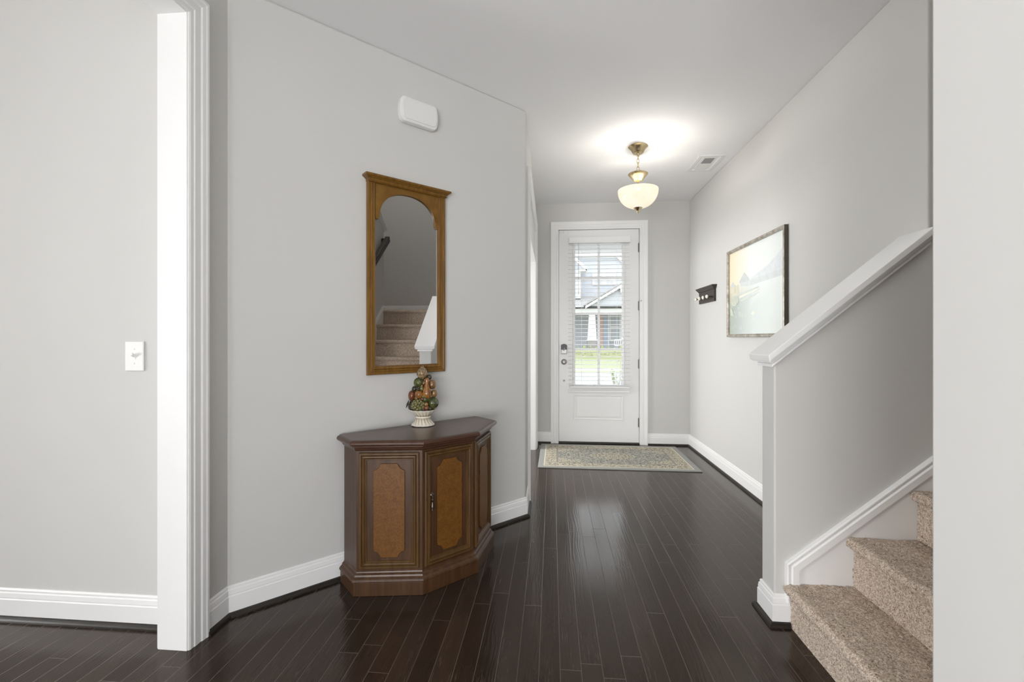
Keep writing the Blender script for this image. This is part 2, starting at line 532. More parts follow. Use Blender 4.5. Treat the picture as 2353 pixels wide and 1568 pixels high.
# stair wall: full height past the hall wall, upper part over the hall
bm = B()
box(bm, (RX + .13, KY, 0), (LX + .12, KY + .115, UZ)); box(bm, (NX + .098, KY + .002, H + .03), (RX + .13, KY + .115, UZ))
struct('wall_stair', bm, M['wall'], 'greige wall along the far side of the stairs', 'wall')
bm = B(); box(bm, (LX, -1.0, 0), (LX + .12, KY, UZ)); struct('wall_landing', bm, M['wall'], 'grey wall at the stair landing, seen in the mirror', 'wall')
bm = B(); box(bm, (NX, -.98, H + .03), (NX + .098, KY + .115, UZ)); box(bm, (NX, -1.1, H + .03), (LX + .12, -.98, UZ))
struct('wall_upper', bm, M['wall'], 'upper stairwell wall over the hall', 'wall')
bm = B(); box(bm, (NX - .1, -1.1, UZ), (LX + .12, KY + .115, UZ + .1)); struct('ceiling_stairwell', bm, M['ceiling'], 'ceiling over the stairwell', 'ceiling')

# half wall beside the stairs
KZ = lambda x: 1.098 + SLOPE * (x - KX)
bm = B(); prism(bm, [(KX, KY, 0), (RX + .128, KY, 0), (RX + .128, KY, KZ(RX)), (RX, KY, KZ(RX)), (KX, KY, KZ(KX))], (0, KT, 0))
struct('wall_half', bm, M['wall'], 'sloped greige half wall beside the carpeted stairs', 'wall', bev=.006)
# sloped cap: slab and cove below it
bm = B(); ca = math.atan(SLOPE)
u = Vector((math.cos(ca), 0, math.sin(ca))); nrm = Vector((-math.sin(ca), 0, math.cos(ca)))


def cap_run(bm, x0, x1, out0, out1, z0, z1, y0, y1, zf):
    prism(bm, [(x0 - out1, y0, zf(x0 - out1) + z1), (x0 - out0, y0, zf(x0 - out0) + z0), (x1, y0, zf(x1) + z0), (x1, y0, zf(x1) + z1)], (0, y1 - y0, 0))


cap_run(bm, KX, RX - .001, .034, .040, .034, .064, KY - .036, KY + KT + .040, KZ)
for o_, z0, z1 in ((.030, .026, .034), (.024, .020, .026), (.018, .014, .020), (.011, .006, .014), (.015, -.006, .006)):
    cap_run(bm, KX, RX - .001, o_, o_, z0, z1, KY - o_, KY + KT + o_, KZ)
struct('trim_half_wall_cap', bm, M['trim'], 'white sloped moulded cap on top of the half wall', 'trim', bev=.0025)
bm = B()
for o_, z0, z1 in ((.036, .034, .064), (.024, .016, .034), (.014, -.006, .016)):
    prism(bm, [(XL + o_, NY - .115 - o_, topz(XL + o_) + z0), (XL + o_, NY - .115 - o_, topz(XL + o_) + z1), (NX + .12, NY - .115 - o_, topz(NX + .12) + z1), (NX + .12, NY - .115 - o_, topz(NX + .12) + z0)], (0, .115 + 2 * o_, 0))
struct('trim_upper_cap', bm, M['trim'], 'white sloped cap of the upper stair wall', 'trim')

# baseboards --------------------------------------------------------------
BASE = [(0, 0), (0, .014), (.086, .014), (.090, .011), (.095, .012), (.112, .010), (.116, .006), (.124, .007), (.130, .003), (.130, 0)]
SHOE = [(0, .014), (0, .031), (.006, .030), (.012, .027), (.017, .022), (.019, .014)]


def baseboard(name, pts, label):
    """the wall's room side lies to the left of travel"""
    bm = B(); sweep(bm, pts, (0, 0, 1), BASE)
    o = struct(name, bm, M['trim'], label, 'baseboard')
    bm = B(); sweep(bm, pts, (0, 0, 1), SHOE)
    obj('shoe_moulding', bm, M['shoe'], o)
    return o


CW = .088                                        # casing width
baseboard('baseboard_angled', [(WX, OY1 + CW, 0), (AX, AY, 0), (BX, BY, 0), (BX, PY0 - CW, 0)][::-1], 'white moulded baseboard along the diagonal wall')
baseboard('baseboard_front_left', [(DX0 - CW, FY, 0), (HX, FY, 0), (HX, PY1 + CW, 0)], 'short white baseboard left of the front door')
baseboard('baseboard_right', [(RX, KY + KT + .001, 0), (RX, FY, 0), (DX1 + CW, FY, 0)], 'white baseboard along the right hall wall to the front door')
baseboard('baseboard_dining', [(WX - .116, DY, 0), (-4.8, DY, 0)], 'white baseboard under the dining room switch')
baseboard('baseboard_half_wall', [(.984, KY, 0), (KX, KY, 0), (KX, KY + KT, 0), (RX - .02, KY + KT, 0)], 'white baseboard wrapping the end of the half wall')
baseboard('baseboard_landing', [(LX, -.9, LZ), (LX, KY, LZ)], 'white baseboard at the stair landing')

# casings -------------------------------------------------------------------
CASE = [(0, 0), (.008, 0), (.011, .006), (.011, .020), (.014, .024), (.014, .052), (.018, .058), (.020, .074), (.022, .078), (.022, CW), (0, CW)]


def casing(name, pts, n, label):
    bm = B(); sweep(bm, pts, n, CASE)
    return struct(name, bm, M['trim'], label, 'trim')


bm = B()                                          # jamb of the dining opening
y0, y1 = OY0, OY1
prof = [(-.117, 0), (.002, 0), (.002, .018), (-.117, .018)]
sweep(bm, [(WX, y1, 0), (WX, y1, OH), (WX, y0, OH), (WX, y0, 0)], (1, 0, 0), [(a, -b) for a, b in prof])
struct('trim_opening_jamb', bm, M['trim'], 'white flat jamb of the dining room opening', 'trim')
# the far leg: profile grows away from the opening
def leg_sweep(pts, n, prof, flip=1):
    bm = B(); sweep(bm, pts, n, [(a, flip * b) for a, b in prof]); return bm
pts = [(WX, y1 + .004, 0), (WX, y1 + .004, OH + .004), (WX, y0 - .004, OH + .004), (WX, y0 - .004, 0)]
struct('trim_opening_casing', leg_sweep(pts, (1, 0, 0), CASE, -1), M['trim'], 'white fluted casing around the dining room opening', 'trim')
pts = [(WX - .115, y1 + .004, 0), (WX - .115, y1 + .004, OH + .004), (WX - .115, y0 - .004, OH + .004), (WX - .115, y0 - .004, 0)]
struct('trim_dining_casing', leg_sweep(pts, (-1, 0, 0), [(a, b) for a, b in CASE], 1), M['trim'], 'white casing on the dining room side', 'trim')
# hall opening: casing, jamb and transom panel
pts = [(HX, PY1, 0), (HX, PY1, PH2), (HX, PY0, PH2), (HX, PY0, 0)]
o = struct('trim_hall_opening', leg_sweep(pts, (1, 0, 0), [(a, b) for a, b in CASE], -1), M['trim'], 'white cased opening in the left hall wall, seen edge-on', 'trim')
bm = B(); sweep(bm, pts, (1, 0, 0), [(-.117, 0), (.002, 0), (.002, .016), (-.117, .016)]); obj('jamb', bm, M['trim'], o)
bm = B(); box(bm, (HX - .10, PY0 + .016, PH1), (HX - .006, PY1 - .016, PH2 - .016)); box(bm, (HX - .103, PY0 + .016, PH1 - .012), (HX + .003, PY1 - .016, PH1 + .006)); obj('transom_panel', bm, M['trim'], o)
# front door casing
pts = [(DX0, FY, 0), (DX0, FY, DH), (DX1, FY, DH), (DX1, FY, 0)]
o = struct('trim_door_casing', leg_sweep(pts, (0, -1, 0), CASE, 1), M['trim'], 'white moulded casing around the front door', 'trim')
bm = B(); sweep(bm, pts, (0, -1, 0), [(-.16, 0), (.002, 0), (.002, .016), (-.16, .016)]); obj('jamb', bm, M['trim'], o)
bm = B(); sweep(bm, [(DX0, FY, 0), (DX0, FY, DH), (DX1, FY, DH), (DX1, FY, 0)], (0, -1, 0), [(-.075, -.012), (-.054, -.012), (-.054, .004), (-.075, .004)]); obj('door_stop_strip', bm, M['trim'], o)
bm = B(); box(bm, (DX0, FY - .012, 0), (DX1, FY + .15, .017)); obj('threshold', bm, M['darkwood'], o, bev=.004)

# ------------------------------------------------------------------ stairs
run, x1n = .2455, .960
riz = lambda n: .18 + .2 * (n - 1)
nos = lambda n: x1n + run * (n - 1)
stairs = thing('staircase', 'beige carpeted stairs climbing to the right behind the half wall', 'stairs', (0, 0, 0))
rng = random.Random(3)
from mathutils import noise as mn


def step(n):
    zt = riz(n); zb = 0 if n == 1 else riz(n - 1)
    xn = nos(n); xr = xn + .028
    xe = (nos(n + 1) + .04) if n < 8 else LX - .012
    y0, y1 = NY + .0165, KY - .0165
    prof = [(xr, zb), (xr, zt - .05)]
    R = .021
    for i in range(9):
        a = -PI / 2 - PI * i / 8
        prof.append((xn + R + R * math.cos(a), zt - R + R * math.sin(a)))
    prof.append((xe, zt))
    res = .006 if n <= 3 else .03
    dense = []
    for (a, b), (c, d) in zip(prof, prof[1:]):
        L = math.hypot(c - a, d - b)
        if n == 8 and L > .5: k = 20
        else: k = max(1, int(round(L / res)))
        for i in range(k): dense.append((a + (c - a) * i / k, b + (d - b) * i / k))
    dense.append(prof[-1])
    ny = int((y1 - y0) / res)
    bm = B(); grid = []
    for j in range(ny + 1):
        y = y0 + (y1 - y0) * j / ny; row = []
        for i, (x, z) in enumerate(dense):
            i0, i1 = max(0, i - 1), min(len(dense) - 1, i + 1)
            t = Vector((dense[i1][0] - dense[i0][0], dense[i1][1] - dense[i0][1])).normalized()
            N = Vector((-t.y, 0, t.x))
            p = Vector((x, y, z))
            if 0 < i < len(dense) - 1:
                a = .003 * mn.noise(p * 90) + rng.uniform(-.0022, .0022) + .004 * mn.noise(p * 9)
                p = p + N * a
                if 0 < j < ny: p.y += rng.uniform(-.0015, .0015)
            row.append(bm.verts.new(p))
        grid.append(row)
    for r, q in zip(grid, grid[1:]):
        for i in range(len(r) - 1): bm.faces.new((r[i], q[i], q[i + 1], r[i + 1]))
    for rr, sgn in ((grid[0], 1), (grid[-1], -1)):      # closed ends, underside
        e = bm.verts.new((dense[-1][0], rr[0].co.y, dense[0][1]))
        loop = rr + [e]
        bm.faces.new(loop if sgn > 0 else loop[::-1])
    return obj('step', bm, M['carpet'], stairs, smooth=True)


for n in range(1, 9): step(n)
bm = B(); box(bm, (nos(8) + .06, -.9, LZ - .2), (LX - .012, NY - .13, LZ)); obj('landing', bm, M['carpet'], stairs)


def skirt(name, yw, sgn, label):
    """painted skirt board with a moulded top band following the stairs; yw = wall face, sgn = into the stairs"""
    bm = B()
    xs = .973
    top = lambda x: .262 + .80 * (x - xs)
    xe = nos(8) + .02
    ya, yb = sorted((yw, yw + sgn * .015))
    prism(bm, [(xs + .012, ya, .02), (xe, ya, top(xe) - .6), (xe, ya, top(xe) - .012), (xs + .012, ya, top(xs) - .012)], (0, yb - ya, 0))
    P = [(0, 0), (.017, 0), (.021, .004), (.021, .008), (.017, .012), (.017, .018), (.024, .022), (.024, .046), (.016, .050), (.010, .056), (0, .056)]
    sweep(bm, [(xs, yw, .10), (xs, yw, top(xs)), (xe, yw, top(xe))], (0, sgn, 0), [(a, b * (1 if sgn > 0 else -1)) for a, b in P])
    return struct(name, bm, M['trim'], label, 'trim')


skirt('trim_half_wall_skirt', KY, -1, 'white skirt moulding sloping up the half wall')
skirt('trim_near_wall_skirt', NY, 1, 'white skirt moulding along the near side of the stairs')
bm = B(); sweep(bm, [(XL, NY, LZ), (XL, NY - .115, LZ)][::-1], (0, 0, 1), BASE); struct('baseboard_wall_end', bm, M['trim'], 'white baseboard wrapping the stair wall end', 'baseboard')

# handrail on the near stair wall (seen in the mirror)
hr = thing('handrail', 'dark wooden handrail over the stairs, seen in the mirror', 'handrail', (0, 0, 0))
bm = B()
hz = lambda x: riz(8) + .93 + SLOPE * (x - nos(8))
a = Vector((1.35, NY + .075, hz(1.35))); b_ = Vector((2.70, NY + .075, hz(2.70)))
prof = [(x * 1.5, y * 1.3) for x, y in ((.030, -.020), (.030, .020), (.018, .027), (.004, .020), (-.010, .022), (-.026, .016), (-.026, -.016), (-.010, -.022), (.004, -.020), (.018, -.027))]
sweep(bm, [a, b_], (-math.sin(ca), 0, math.cos(ca)), prof)
box(bm, (2.655, NY, hz(2.68) - .045), (2.70, NY + .075, hz(2.68) + .022))
obj('rail', bm, M['darkwood'], hr, bev=.003)
for x in (1.5, 2.15):
    bm = B(); tube(bm, [(x, NY, hz(x) - .075), (x, NY + .05, hz(x) - .075), (x, NY + .075, hz(x) - .026)], .007, 8); lathe(bm, [(.028, 0), (.028, .005), (.01, .008)], 16, (x, NY, hz(x) - .075), axis=Matrix.Rotation(-PI / 2, 3, 'X'))
    obj('bracket', bm, M['nickel'], hr, smooth=True)

# ------------------------------------------------------------------ front door
GX0, GX1 = at_y(1321.5, 0, FY + .03).x, at_y(1428.5, 0, FY + .03).x
GZ0, GZ1 = at_y(1375, 883, FY + .03).z, at_y(1375, 562, FY + .03).z
door = thing('door_1', 'white front door with tall glass, blind and lower panel', 'door', ((DX0 + DX1) / 2, FY, 0))
door['kind'] = 'structure'
ox = (DX0 + DX1) / 2
L0, L1 = DX0 + .004 - ox, DX1 - .004 - ox
g0, g1 = GX0 - ox, GX1 - ox
yA, yB = .008, .052                                   # inner and outer face (local)
pz0, pz1 = at_y(1375, 965, FY).z, at_y(1375, 909, FY).z
px0, px1 = at_y(1318, 0, FY).x - ox, at_y(1432, 0, FY).x - ox
bm = B()
box(bm, (L0, yA, .022), (g0 - .02, yB, DH - .004)); box(bm, (g1 + .02, yA, .022), (L1, yB, DH - .004))
box(bm, (g0 - .02, yA, GZ1 + .02), (g1 + .02, yB, DH - .004)); box(bm, (g0 - .02, yA, .022), (g1 + .02, yB, GZ0 - .02))
obj('door_leaf', bm, M['doorpaint'], door)
bm = B()                                              # glazing frame
sweep(bm, [(g0, yA, GZ0), (g1, yA, GZ0), (g1, yA, GZ1), (g0, yA, GZ1)], (0, -1, 0), [(-.03, 0), (.004, 0), (.010, -.006), (.012, -.018), (.008, -.028), (0, -.032), (-.03, -.024)], closed=True)
obj('glazing_frame', bm, M['doorpaint'], door)
bm = B()
gm = (at_y(1375.5, 0, FY + .03).x) - ox
box(bm, (gm - .013, .012, GZ0), (gm + .013, .026, GZ1))
for v in (640, 721.5, 803):
    z = at_y(1375, v, FY + .03).z; box(bm, (g0, .0114, z - .013), (g1, .0254, z + .013))
obj('muntins', bm, M['doorpaint'], door)
bm = B(); box(bm, (g0 - .012, .028, GZ0 - .012), (g1 + .012, .034, GZ1 + .012)); obj('glass_pane', bm, M['glass'], door)
bm = B()
sweep(bm, [(px0, yA, pz0), (px1, yA, pz0), (px1, yA, pz1), (px0, yA, pz1)], (0, -1, 0), [(-.002, -.004), (.006, -.002), (.007, .004), (.002, .010), (-.002, .014)], closed=True)
bb = .042
prism(bm, [(px0 + bb, yA, pz0 + bb), (px1 - bb, yA, pz0 + bb), (px1 - bb, yA, pz1 - bb), (px0 + bb, yA, pz1 - bb)], (0, -.004, 0), .002)
sweep(bm, [(px0 + bb, yA, pz0 + bb), (px1 - bb, yA, pz0 + bb), (px1 - bb, yA, pz1 - bb), (px0 + bb, yA, pz1 - bb)], (0, -1, 0), [(0, .0), (.005, .003), (.005, -.004), (0, -.022)], closed=True)
obj('lower_panel', bm, M['doorpaint'], door)
for v in (569, 703, 837, 972):
    z = at_y(1469, v, FY).z
    bm = B(); xk = L1 + .002
    tube(bm, [(xk, yA - .006, z - .052), (xk, yA - .006, z + .052)], .0065, 10)
    tube(bm, [(xk, yA - .006, z + .052), (xk, yA - .006, z + .058)], [.008, .004], 10)
    box(bm, (xk - .014, yA - .002, z - .05), (xk + .006, yA + .001, z + .05))
    obj('hinge', bm, M['hinge'], door, smooth=30)
z = at_y(1472, 692, FY).z
bm = B(); tube(bm, [(L1 + .002, yA - .012, z), (L1 + .030, yA - .022, z + .002)], .004, 8); lathe(bm, [(.006, 0), (.006, .008)], 10, (L1 - .004, yA - .02, z - .004)); obj('door_stop', bm, M['nickel'], door)
kx = at_y(1296, 0, FY).x - ox
z = at_y(1296, 803, FY).z
bm = B(); box(bm, (kx - .033, yA - .026, z - .052), (kx + .033, yA, z + .012), .006); lock = obj('deadbolt_lock', bm, M['nickel'], door)
lock['label'] = 'nickel lower half of the deadbolt'
bm = B()
pp = [(kx - .034, yA - .028, z - .004), (kx + .034, yA - .028, z - .004), (kx + .034, yA - .028, z + .048)]
pp += [(kx + .026 * math.cos(t), yA - .028, z + .046 + .014 * math.sin(t)) for t in [PI * i / 8 for i in range(1, 8)]] + [(kx - .034, yA - .028, z + .048)]
prism(bm, pp, (0, .028, 0), .002); o = obj('lock_cover', bm, M['black'], lock); o['label'] = 'black upper cover'
bm = B(); tube(bm, [(kx - .004, yA - .036, z - .014), (kx + .010, yA - .036, z + .018)], [.007, .005], 8); tube(bm, [(kx, yA - .036, z - .008), (kx, yA - .02, z - .008)], .007, 8); obj('thumb_turn', bm, M['nickel'], lock)
z = at_y(1296, 832, FY).z
bm = B(); ax = Matrix.Rotation(PI / 2, 3, 'X')
lathe(bm, [(.032, 0), (.032, .004), (.026, .010), (.012, .014), (.011, .030), (.020, .036), (.028, .046), (.029, .056), (.024, .064), (.012, .068)], 24, (kx, yA, z), axis=ax); obj('door_knob', bm, M['nickel'], door, smooth=True)
z = at_y(1296, 875, FY).z
bm = B(); lathe(bm, [(.011, 0), (.011, .008), (.006, .011)], 14, (kx, yA, z), axis=ax); obj('door_bumper', bm, M['nickel'], door, smooth=True)
bm = B(); zz = at_y(1290, 533, FY).z; box(bm, (L0 + .004, yA - .012, zz - .014), (L0 + .062, yA, zz + .012), .003); obj('contact_sensor', bm, M['plastic'], door)

# blind on the door -----------------------------------------------------------
bl = thing('window_blind', 'white slatted blind hanging over the glass of the front door', 'blind', (0, 0, 0))
bx0, bx1 = at_y(1307, 0, FY - .06).x, at_y(1449, 0, FY - .06).x
zt, zb = at_y(1375, 543, FY - .06).z, at_y(1375, 558, FY - .06).z
bm = B(); box(bm, (bx0, FY - .066, zb), (bx1, FY - .004, zt), .004); box(bm, (bx0 + .004, FY - .072, zb + .012), (bx1 - .004, FY - .062, zt - .006), .004); obj('headrail', bm, M['slat'], bl)
bm = B(); s0, s1 = at_y(1306, 0, FY - .03).x, at_y(1447, 0, FY - .03).x
zlow = at_y(1375, 884, FY - .03).z
k = 35; pitch = (zb - .02 - zlow) / k
tl = math.radians(4)
for i in range(k + 1):
    z = zb - .02 - pitch * i; dz = math.sin(tl) * .024
    prism(bm, [(s0, FY - .054, z - dz - .0014), (s0, FY - .030, z + .0015), (s0, FY - .006, z + dz - .0014), (s0, FY - .006, z + dz + .0014), (s0, FY - .030, z + .0045), (s0, FY - .054, z - dz + .0014)], (s1 - s0, 0, 0))
obj('slats', bm, M['slat'], bl)
bm = B(); zr = at_y(1375, 889.5, FY - .03).z; box(bm, (s0 + .01, FY - .054, zr - .010), (s1 - .01, FY - .006, zr + .008), .004)
obj('bottom_rail', bm, M['slat'], bl)
bm = B(); zr = at_y(1375, 900, FY - .03).z; box(bm, (s0 - .002, FY - .022, zr - .012), (s1 + .002, FY + .007, zr + .010), .004)
obj('hold_down_rail', bm, M['slat'], bl)
for px in (1336.5, 1417.5):
    bm = B(); x = at_y(px, 0, FY - .03).x
    for yy in (FY - .056, FY - .004): tube(bm, [(x, yy, zb), (x, yy, at_y(1375, 889, FY - .03).z)], .0010, 5)
    obj('ladder_cord', bm, M['slat'], bl)
bm = B(); x = at_y(1329.5, 0, FY - .075).x; tube(bm, [(x, FY - .075, zb), (x, FY - .075, at_y(1329, 668, FY - .075).z)], .0022, 6)
tube(bm, [(x, FY - .075, at_y(1329, 668, FY - .075).z), (x, FY - .075, at_y(1329, 677, FY - .075).z)], [.0028, .0042], 6)
M['wand'] = plain('clear_grey_wand', (.35, .36, .38), .25, var=.02)
obj('tilt_wand', bm, M['wand'], bl)

# ------------------------------------------------------------------ rug
c = [at_floor(1237.5, 1020), at_floor(1545, 1025.5), at_floor(1617, 1085), at_floor(1236, 1077)]
rx0, rx1 = -.125, (c[1].x + c[2].x) / 2
ry0, ry1 = (c[2].y + c[3].y) / 2, FY - .085
rcx, rcy = (rx0 + rx1) / 2, (ry0 + ry1) / 2
hw, hh = (rx1 - rx0) / 2, (ry1 - ry0) / 2


def rug_material():
    m, nt, b = new_mat('oriental_rug_weave')
    t = nt.nodes.new('ShaderNodeTexCoord'); sp = nt.nodes.new('ShaderNodeSeparateXYZ'); nt.links.new(t.outputs['Object'], sp.inputs[0])
    X, Y = sp.outputs[0], sp.outputs[1]
    axx, ayy = math_n(nt, 'ABSOLUTE', X), math_n(nt, 'ABSOLUTE', Y)
    # mirrored coordinates: the pattern repeats left/right and front/back
    cb = nt.nodes.new('ShaderNodeCombineXYZ'); nt.links.new(axx, cb.inputs[0]); nt.links.new(ayy, cb.inputs[1])
    vo = nd(nt, 'ShaderNodeTexVoronoi', i_Scale=22.0, feature='DISTANCE_TO_EDGE'); nt.links.new(cb.outputs[0], vo.inputs['Vector'])
    wv = nd(nt, 'ShaderNodeTexWave', wave_type='RINGS', i_Scale=14.0, i_Distortion=14.0, i_Detail=1.0); nt.links.new(cb.outputs[0], wv.inputs['Vector'])
    wv.inputs['Detail Scale'].default_value = 2.2
    e = math_n(nt, 'MINIMUM', math_n(nt, 'SUBTRACT', hw, axx), math_n(nt, 'SUBTRACT', hh, ayy))
    # large medallion field
    r = math_n(nt, 'ADD', math_n(nt, 'DIVIDE', axx, hw), math_n(nt, 'DIVIDE', ayy, hh))
    med = math_n(nt, 'ADD', r, math_n(nt, 'MULTIPLY', noise(nt, cb.outputs[0], 7, 2), .35))
    zone = ramp(nt, math_n(nt, 'DIVIDE', med, 2.2), [(.0, (.48, .44, .34)), (.22, (.48, .44, .34)), (.26, (.34, .335, .30)), (.50, (.36, .355, .315)), (.54, (.52, .475, .37)), (1, (.52, .475, .37))])
    vine = nd(nt, 'ShaderNodeMapRange', i_1=.56, i_2=.68); nt.links.new(wv.outputs['Fac'], vine.inputs[0])
    c = mixc(nt, math_n(nt, 'MULTIPLY', vine.outputs[0], .9), zone, (.09, .092, .085))
    spot = nd(nt, 'ShaderNodeMapRange', i_1=.0, i_2=.10, i_3=1.0, i_4=0.0); nt.links.new(vo.outputs[0], spot.inputs[0])
    c = mixc(nt, math_n(nt, 'MULTIPLY', spot.outputs[0], .55), c, (.66, .63, .54))
    inb = math_n(nt, 'LESS_THAN', e, .185)
    bc = mixc(nt, math_n(nt, 'MULTIPLY', vine.outputs[0], .9), (.55, .50, .39), (.10, .10, .088))
    bc = mixc(nt, math_n(nt, 'MULTIPLY', spot.outputs[0], .3), bc, (.68, .65, .56))
    c = mixc(nt, inb, c, bc)
    line = math_n(nt, 'MULTIPLY', math_n(nt, 'LESS_THAN', e, .19), math_n(nt, 'GREATER_THAN', e, .172))
    c = mixc(nt, line, c, (.27, .265, .245))
    line2 = math_n(nt, 'MULTIPLY', math_n(nt, 'LESS_THAN', e, .064), math_n(nt, 'GREATER_THAN', e, .052))
    c = mixc(nt, line2, c, (.62, .59, .50))
    c = mixc(nt, math_n(nt, 'LESS_THAN', e, .052), c, (.33, .335, .315))
    nt.links.new(c, b.inputs['Base Color'])
    b.inputs['Roughness'].default_value = 1; b.inputs['Specular IOR Level'].default_value = .1
    bump(nt, b, noise(nt, t.outputs['Object'], 300, 2), .3, .002)
    return m


bm = B(); box(bm, (-hw, -hh, 0), (hw, hh, .009), .003)
rug = obj('rug', bm, rug_material(), loc=(rcx, rcy, .0005)); rug.rotation_euler = (0, 0, math.radians(-.6))
tag(rug, 'beige and grey oriental rug lying before the front door', 'rug')

# ------------------------------------------------------------------ pendant lamp
pc = Vector((.689, 3.727, 0))
lampt = thing('pendant_lamp', 'brass pendant lamp with white glass bowl hanging in the hall', 'lamp', (pc.x, pc.y, H))
z_ = lambda z: z - H
bm = B(); lathe(bm, [(.077, 0), (.078, -.004), (.070, -.010), (.058, -.024), (.048, -.040), (.043, -.050), (.038, -.055), (.012, -.056)], 40); canopy = obj('canopy', bm, M['brass'], lampt, smooth=35)
bm = B(); lathe(bm, [(.006, -.054), (.009, -.058), (.007, -.064)], 14); tube(bm, [(.010 * math.cos(t), 0, -.072 + .010 * math.sin(t)) for t in [2 * PI * i / 14 for i in range(15)]], .0022, 6); obj('ceiling_loop', bm, M['brass'], canopy, smooth=True)
for sx in (-1, 1):
    bm = B(); lathe(bm, [(.004, -.041), (.005, -.047), (.003, -.052)], 10, (sx * .024, -.02, -.004))
    obj('canopy_screw', bm, M['brass'], canopy, smooth=True)
bm = B(); zt0, zt1 = -.068, z_(2.545); nl = 4; Ll = (zt0 - zt1) / nl
for i in range(nl):
    zc = zt0 - Ll * (i + .5); pts = []
    for j in range(17):
        t = 2 * PI * j / 16
        hx, hzv = .0095 * math.cos(t), (Ll / 2 + .003) * math.sin(t)
        pts.append((hx, 0, zc + hzv) if i % 2 else (hx * .35, hx * .94, zc + hzv))
    tube(bm, pts, .0027, 6, caps=False)
obj('chain', bm, M['brass'], lampt, smooth=True)
bm = B(); lathe(bm, [(.010, z_(2.548)), (.014, z_(2.54)), (.018, z_(2.531)), (.074, z_(2.524)), (.078, z_(2.519)), (.076, z_(2.514)), (.062, z_(2.498)), (.048, z_(2.482)), (.038, z_(2.470)), (.034, z_(2.464)), (.012, z_(2.462))], 40); obj('flared_cup', bm, M['brass'], lampt, smooth=35)
bm = B(); tube(bm, [(0, 0, z_(2.465)), (0, 0, z_(2.235))], .0085, 14); obj('stem', bm, M['brass'], lampt, smooth=True)
bm = B()
out = []
for i in range(19):
    t = i / 18.0
    out.append((.018 + .140 * math.sin(t * PI / 2) ** .92, 2.247 + .138 * (1 - math.cos(t * PI / 2)) ** .95))
out += [(.1585, 2.388), (.157, 2.392), (.153, 2.390)]
inn = [(max(.012, r - .005), z + .004) for r, z in out[:19]][::-1]
lathe(bm, [(r, z_(z)) for r, z in out + inn], 56); obj('glass_bowl', bm, M['shade'], lampt, smooth=True)
bm = B(); lathe(bm, [(.010, z_(2.254)), (.034, z_(2.252)), (.035, z_(2.247)), (.027, z_(2.240)), (.016, z_(2.230)), (.009, z_(2.224)), (.007, z_(2.219)), (.009, z_(2.214)), (.006, z_(2.208)), (.002, z_(2.206))], 28); obj('finial', bm, M['brass'], lampt, smooth=35)
M['bulb'], nt, b = new_mat('lit_bulb'); b.inputs['Emission Color'].default_value = (1, .9, .72, 1); b.inputs['Emission Strength'].default_value = 6.0
for sx, e in ((1, 8.0), (-1, 6.8)):
    bm = B(); bx, by = sx * .066, -.02 * sx
    lathe(bm, [(.012, -.03), (.013, -.01), (.019, .004), (.027, .022), (.026, .036), (.016, .048), (.004, .052)], 18, (bx, by, z_(2.325))); obj('bulb', bm, M['bulb'], lampt, smooth=True)
    lamp('pendant_bulb_light', 'POINT', (pc.x + bx * 1.0, pc.y + by - .012, 2.375), (0, 0, 0), e, (1, .95, .87), radius=.03)

# ------------------------------------------------------------------ ceiling vent
vx = [at_floor(p, v, H) for p, v in ((1590, 389), (1628, 389), (1653, 359), (1614, 360))]
vc = sum(vx, Vector()) / 4
vw, vl = (vx[1].x - vx[0].x + vx[2].x - vx[3].x) / 4, (vx[3].y - vx[0].y + vx[2].y - vx[1].y) / 4
vent = thing('ceiling_vent', 'white air vent in the ceiling beside the pendant lamp', 'vent', (vc.x, vc.y, H))
bm = B()
sweep(bm, [(-vw, -vl, 0), (vw, -vl, 0), (vw, vl, 0), (-vw, vl, 0)], (0, 0, -1), [(0, 0), (.004, 0), (.008, -.010 * 1), (.008, -.030), (0, -.034)] if False else [(0, 0), (.003, 0), (.008, -.008), (.008, -.034), (0, -.034)], closed=True)
obj('vent_frame', bm, M['plastic'], vent)
bm = B(); box(bm, (-vw + .02, -vl + .02, -.004), (vw - .02, vl - .02, -.001)); box(bm, (-vw + .03, -vl + .03, -.007), (vw - .03, -vl * .02, -.003)); obj('vent_plate', bm, M['plastic'], vent)
bm = B()
for i in range(7):
    y = vl * .05 + (vl * .72) * i / 6; box(bm, (-vw * .55, y - .004, -.006), (vw * .55, y + .004, -.004))
box(bm, (-vw * .58, vl * .03, -.005), (vw * .58, vl * .79, -.0042))
o = obj('vent_grille', bm, M['grille'], vent); o['label'] = 'grey louvre grille'

# ------------------------------------------------------------------ things on the angled wall
def wall_pt(t):                    # t = distance along the diagonal wall's direction
    x = (t * math.sqrt(2) - (AY - AX)) / 2
    return Vector((x, x + (AY - AX), 0))


# console cabinet: local x along the wall, -y into the room
p = wall_pt(1.205)
cab = thing('console_cabinet', 'brown walnut console cabinet with canted front against the diagonal wall', 'cabinet', (p.x, p.y, 0), PI / 4)
BK = -.033


def plan(hw_, sd, fw, fd, z, back=BK):
    return [(-hw_, back, z), (-hw_, -sd, z), (-fw, -fd, z), (fw, -fd, z), (hw_, -sd, z), (hw_, back, z)]


def ring_mould(bm, hw_, sd, fw, fd, prof):
    """moulding swept round the three front facets and both ends; prof = [(z, outward)]"""
    P = [Vector(v) for v in plan(hw_, sd, fw, fd, 0)]
    sweep(bm, P, (0, 0, 1), [(z, -o_) for z, o_ in prof])


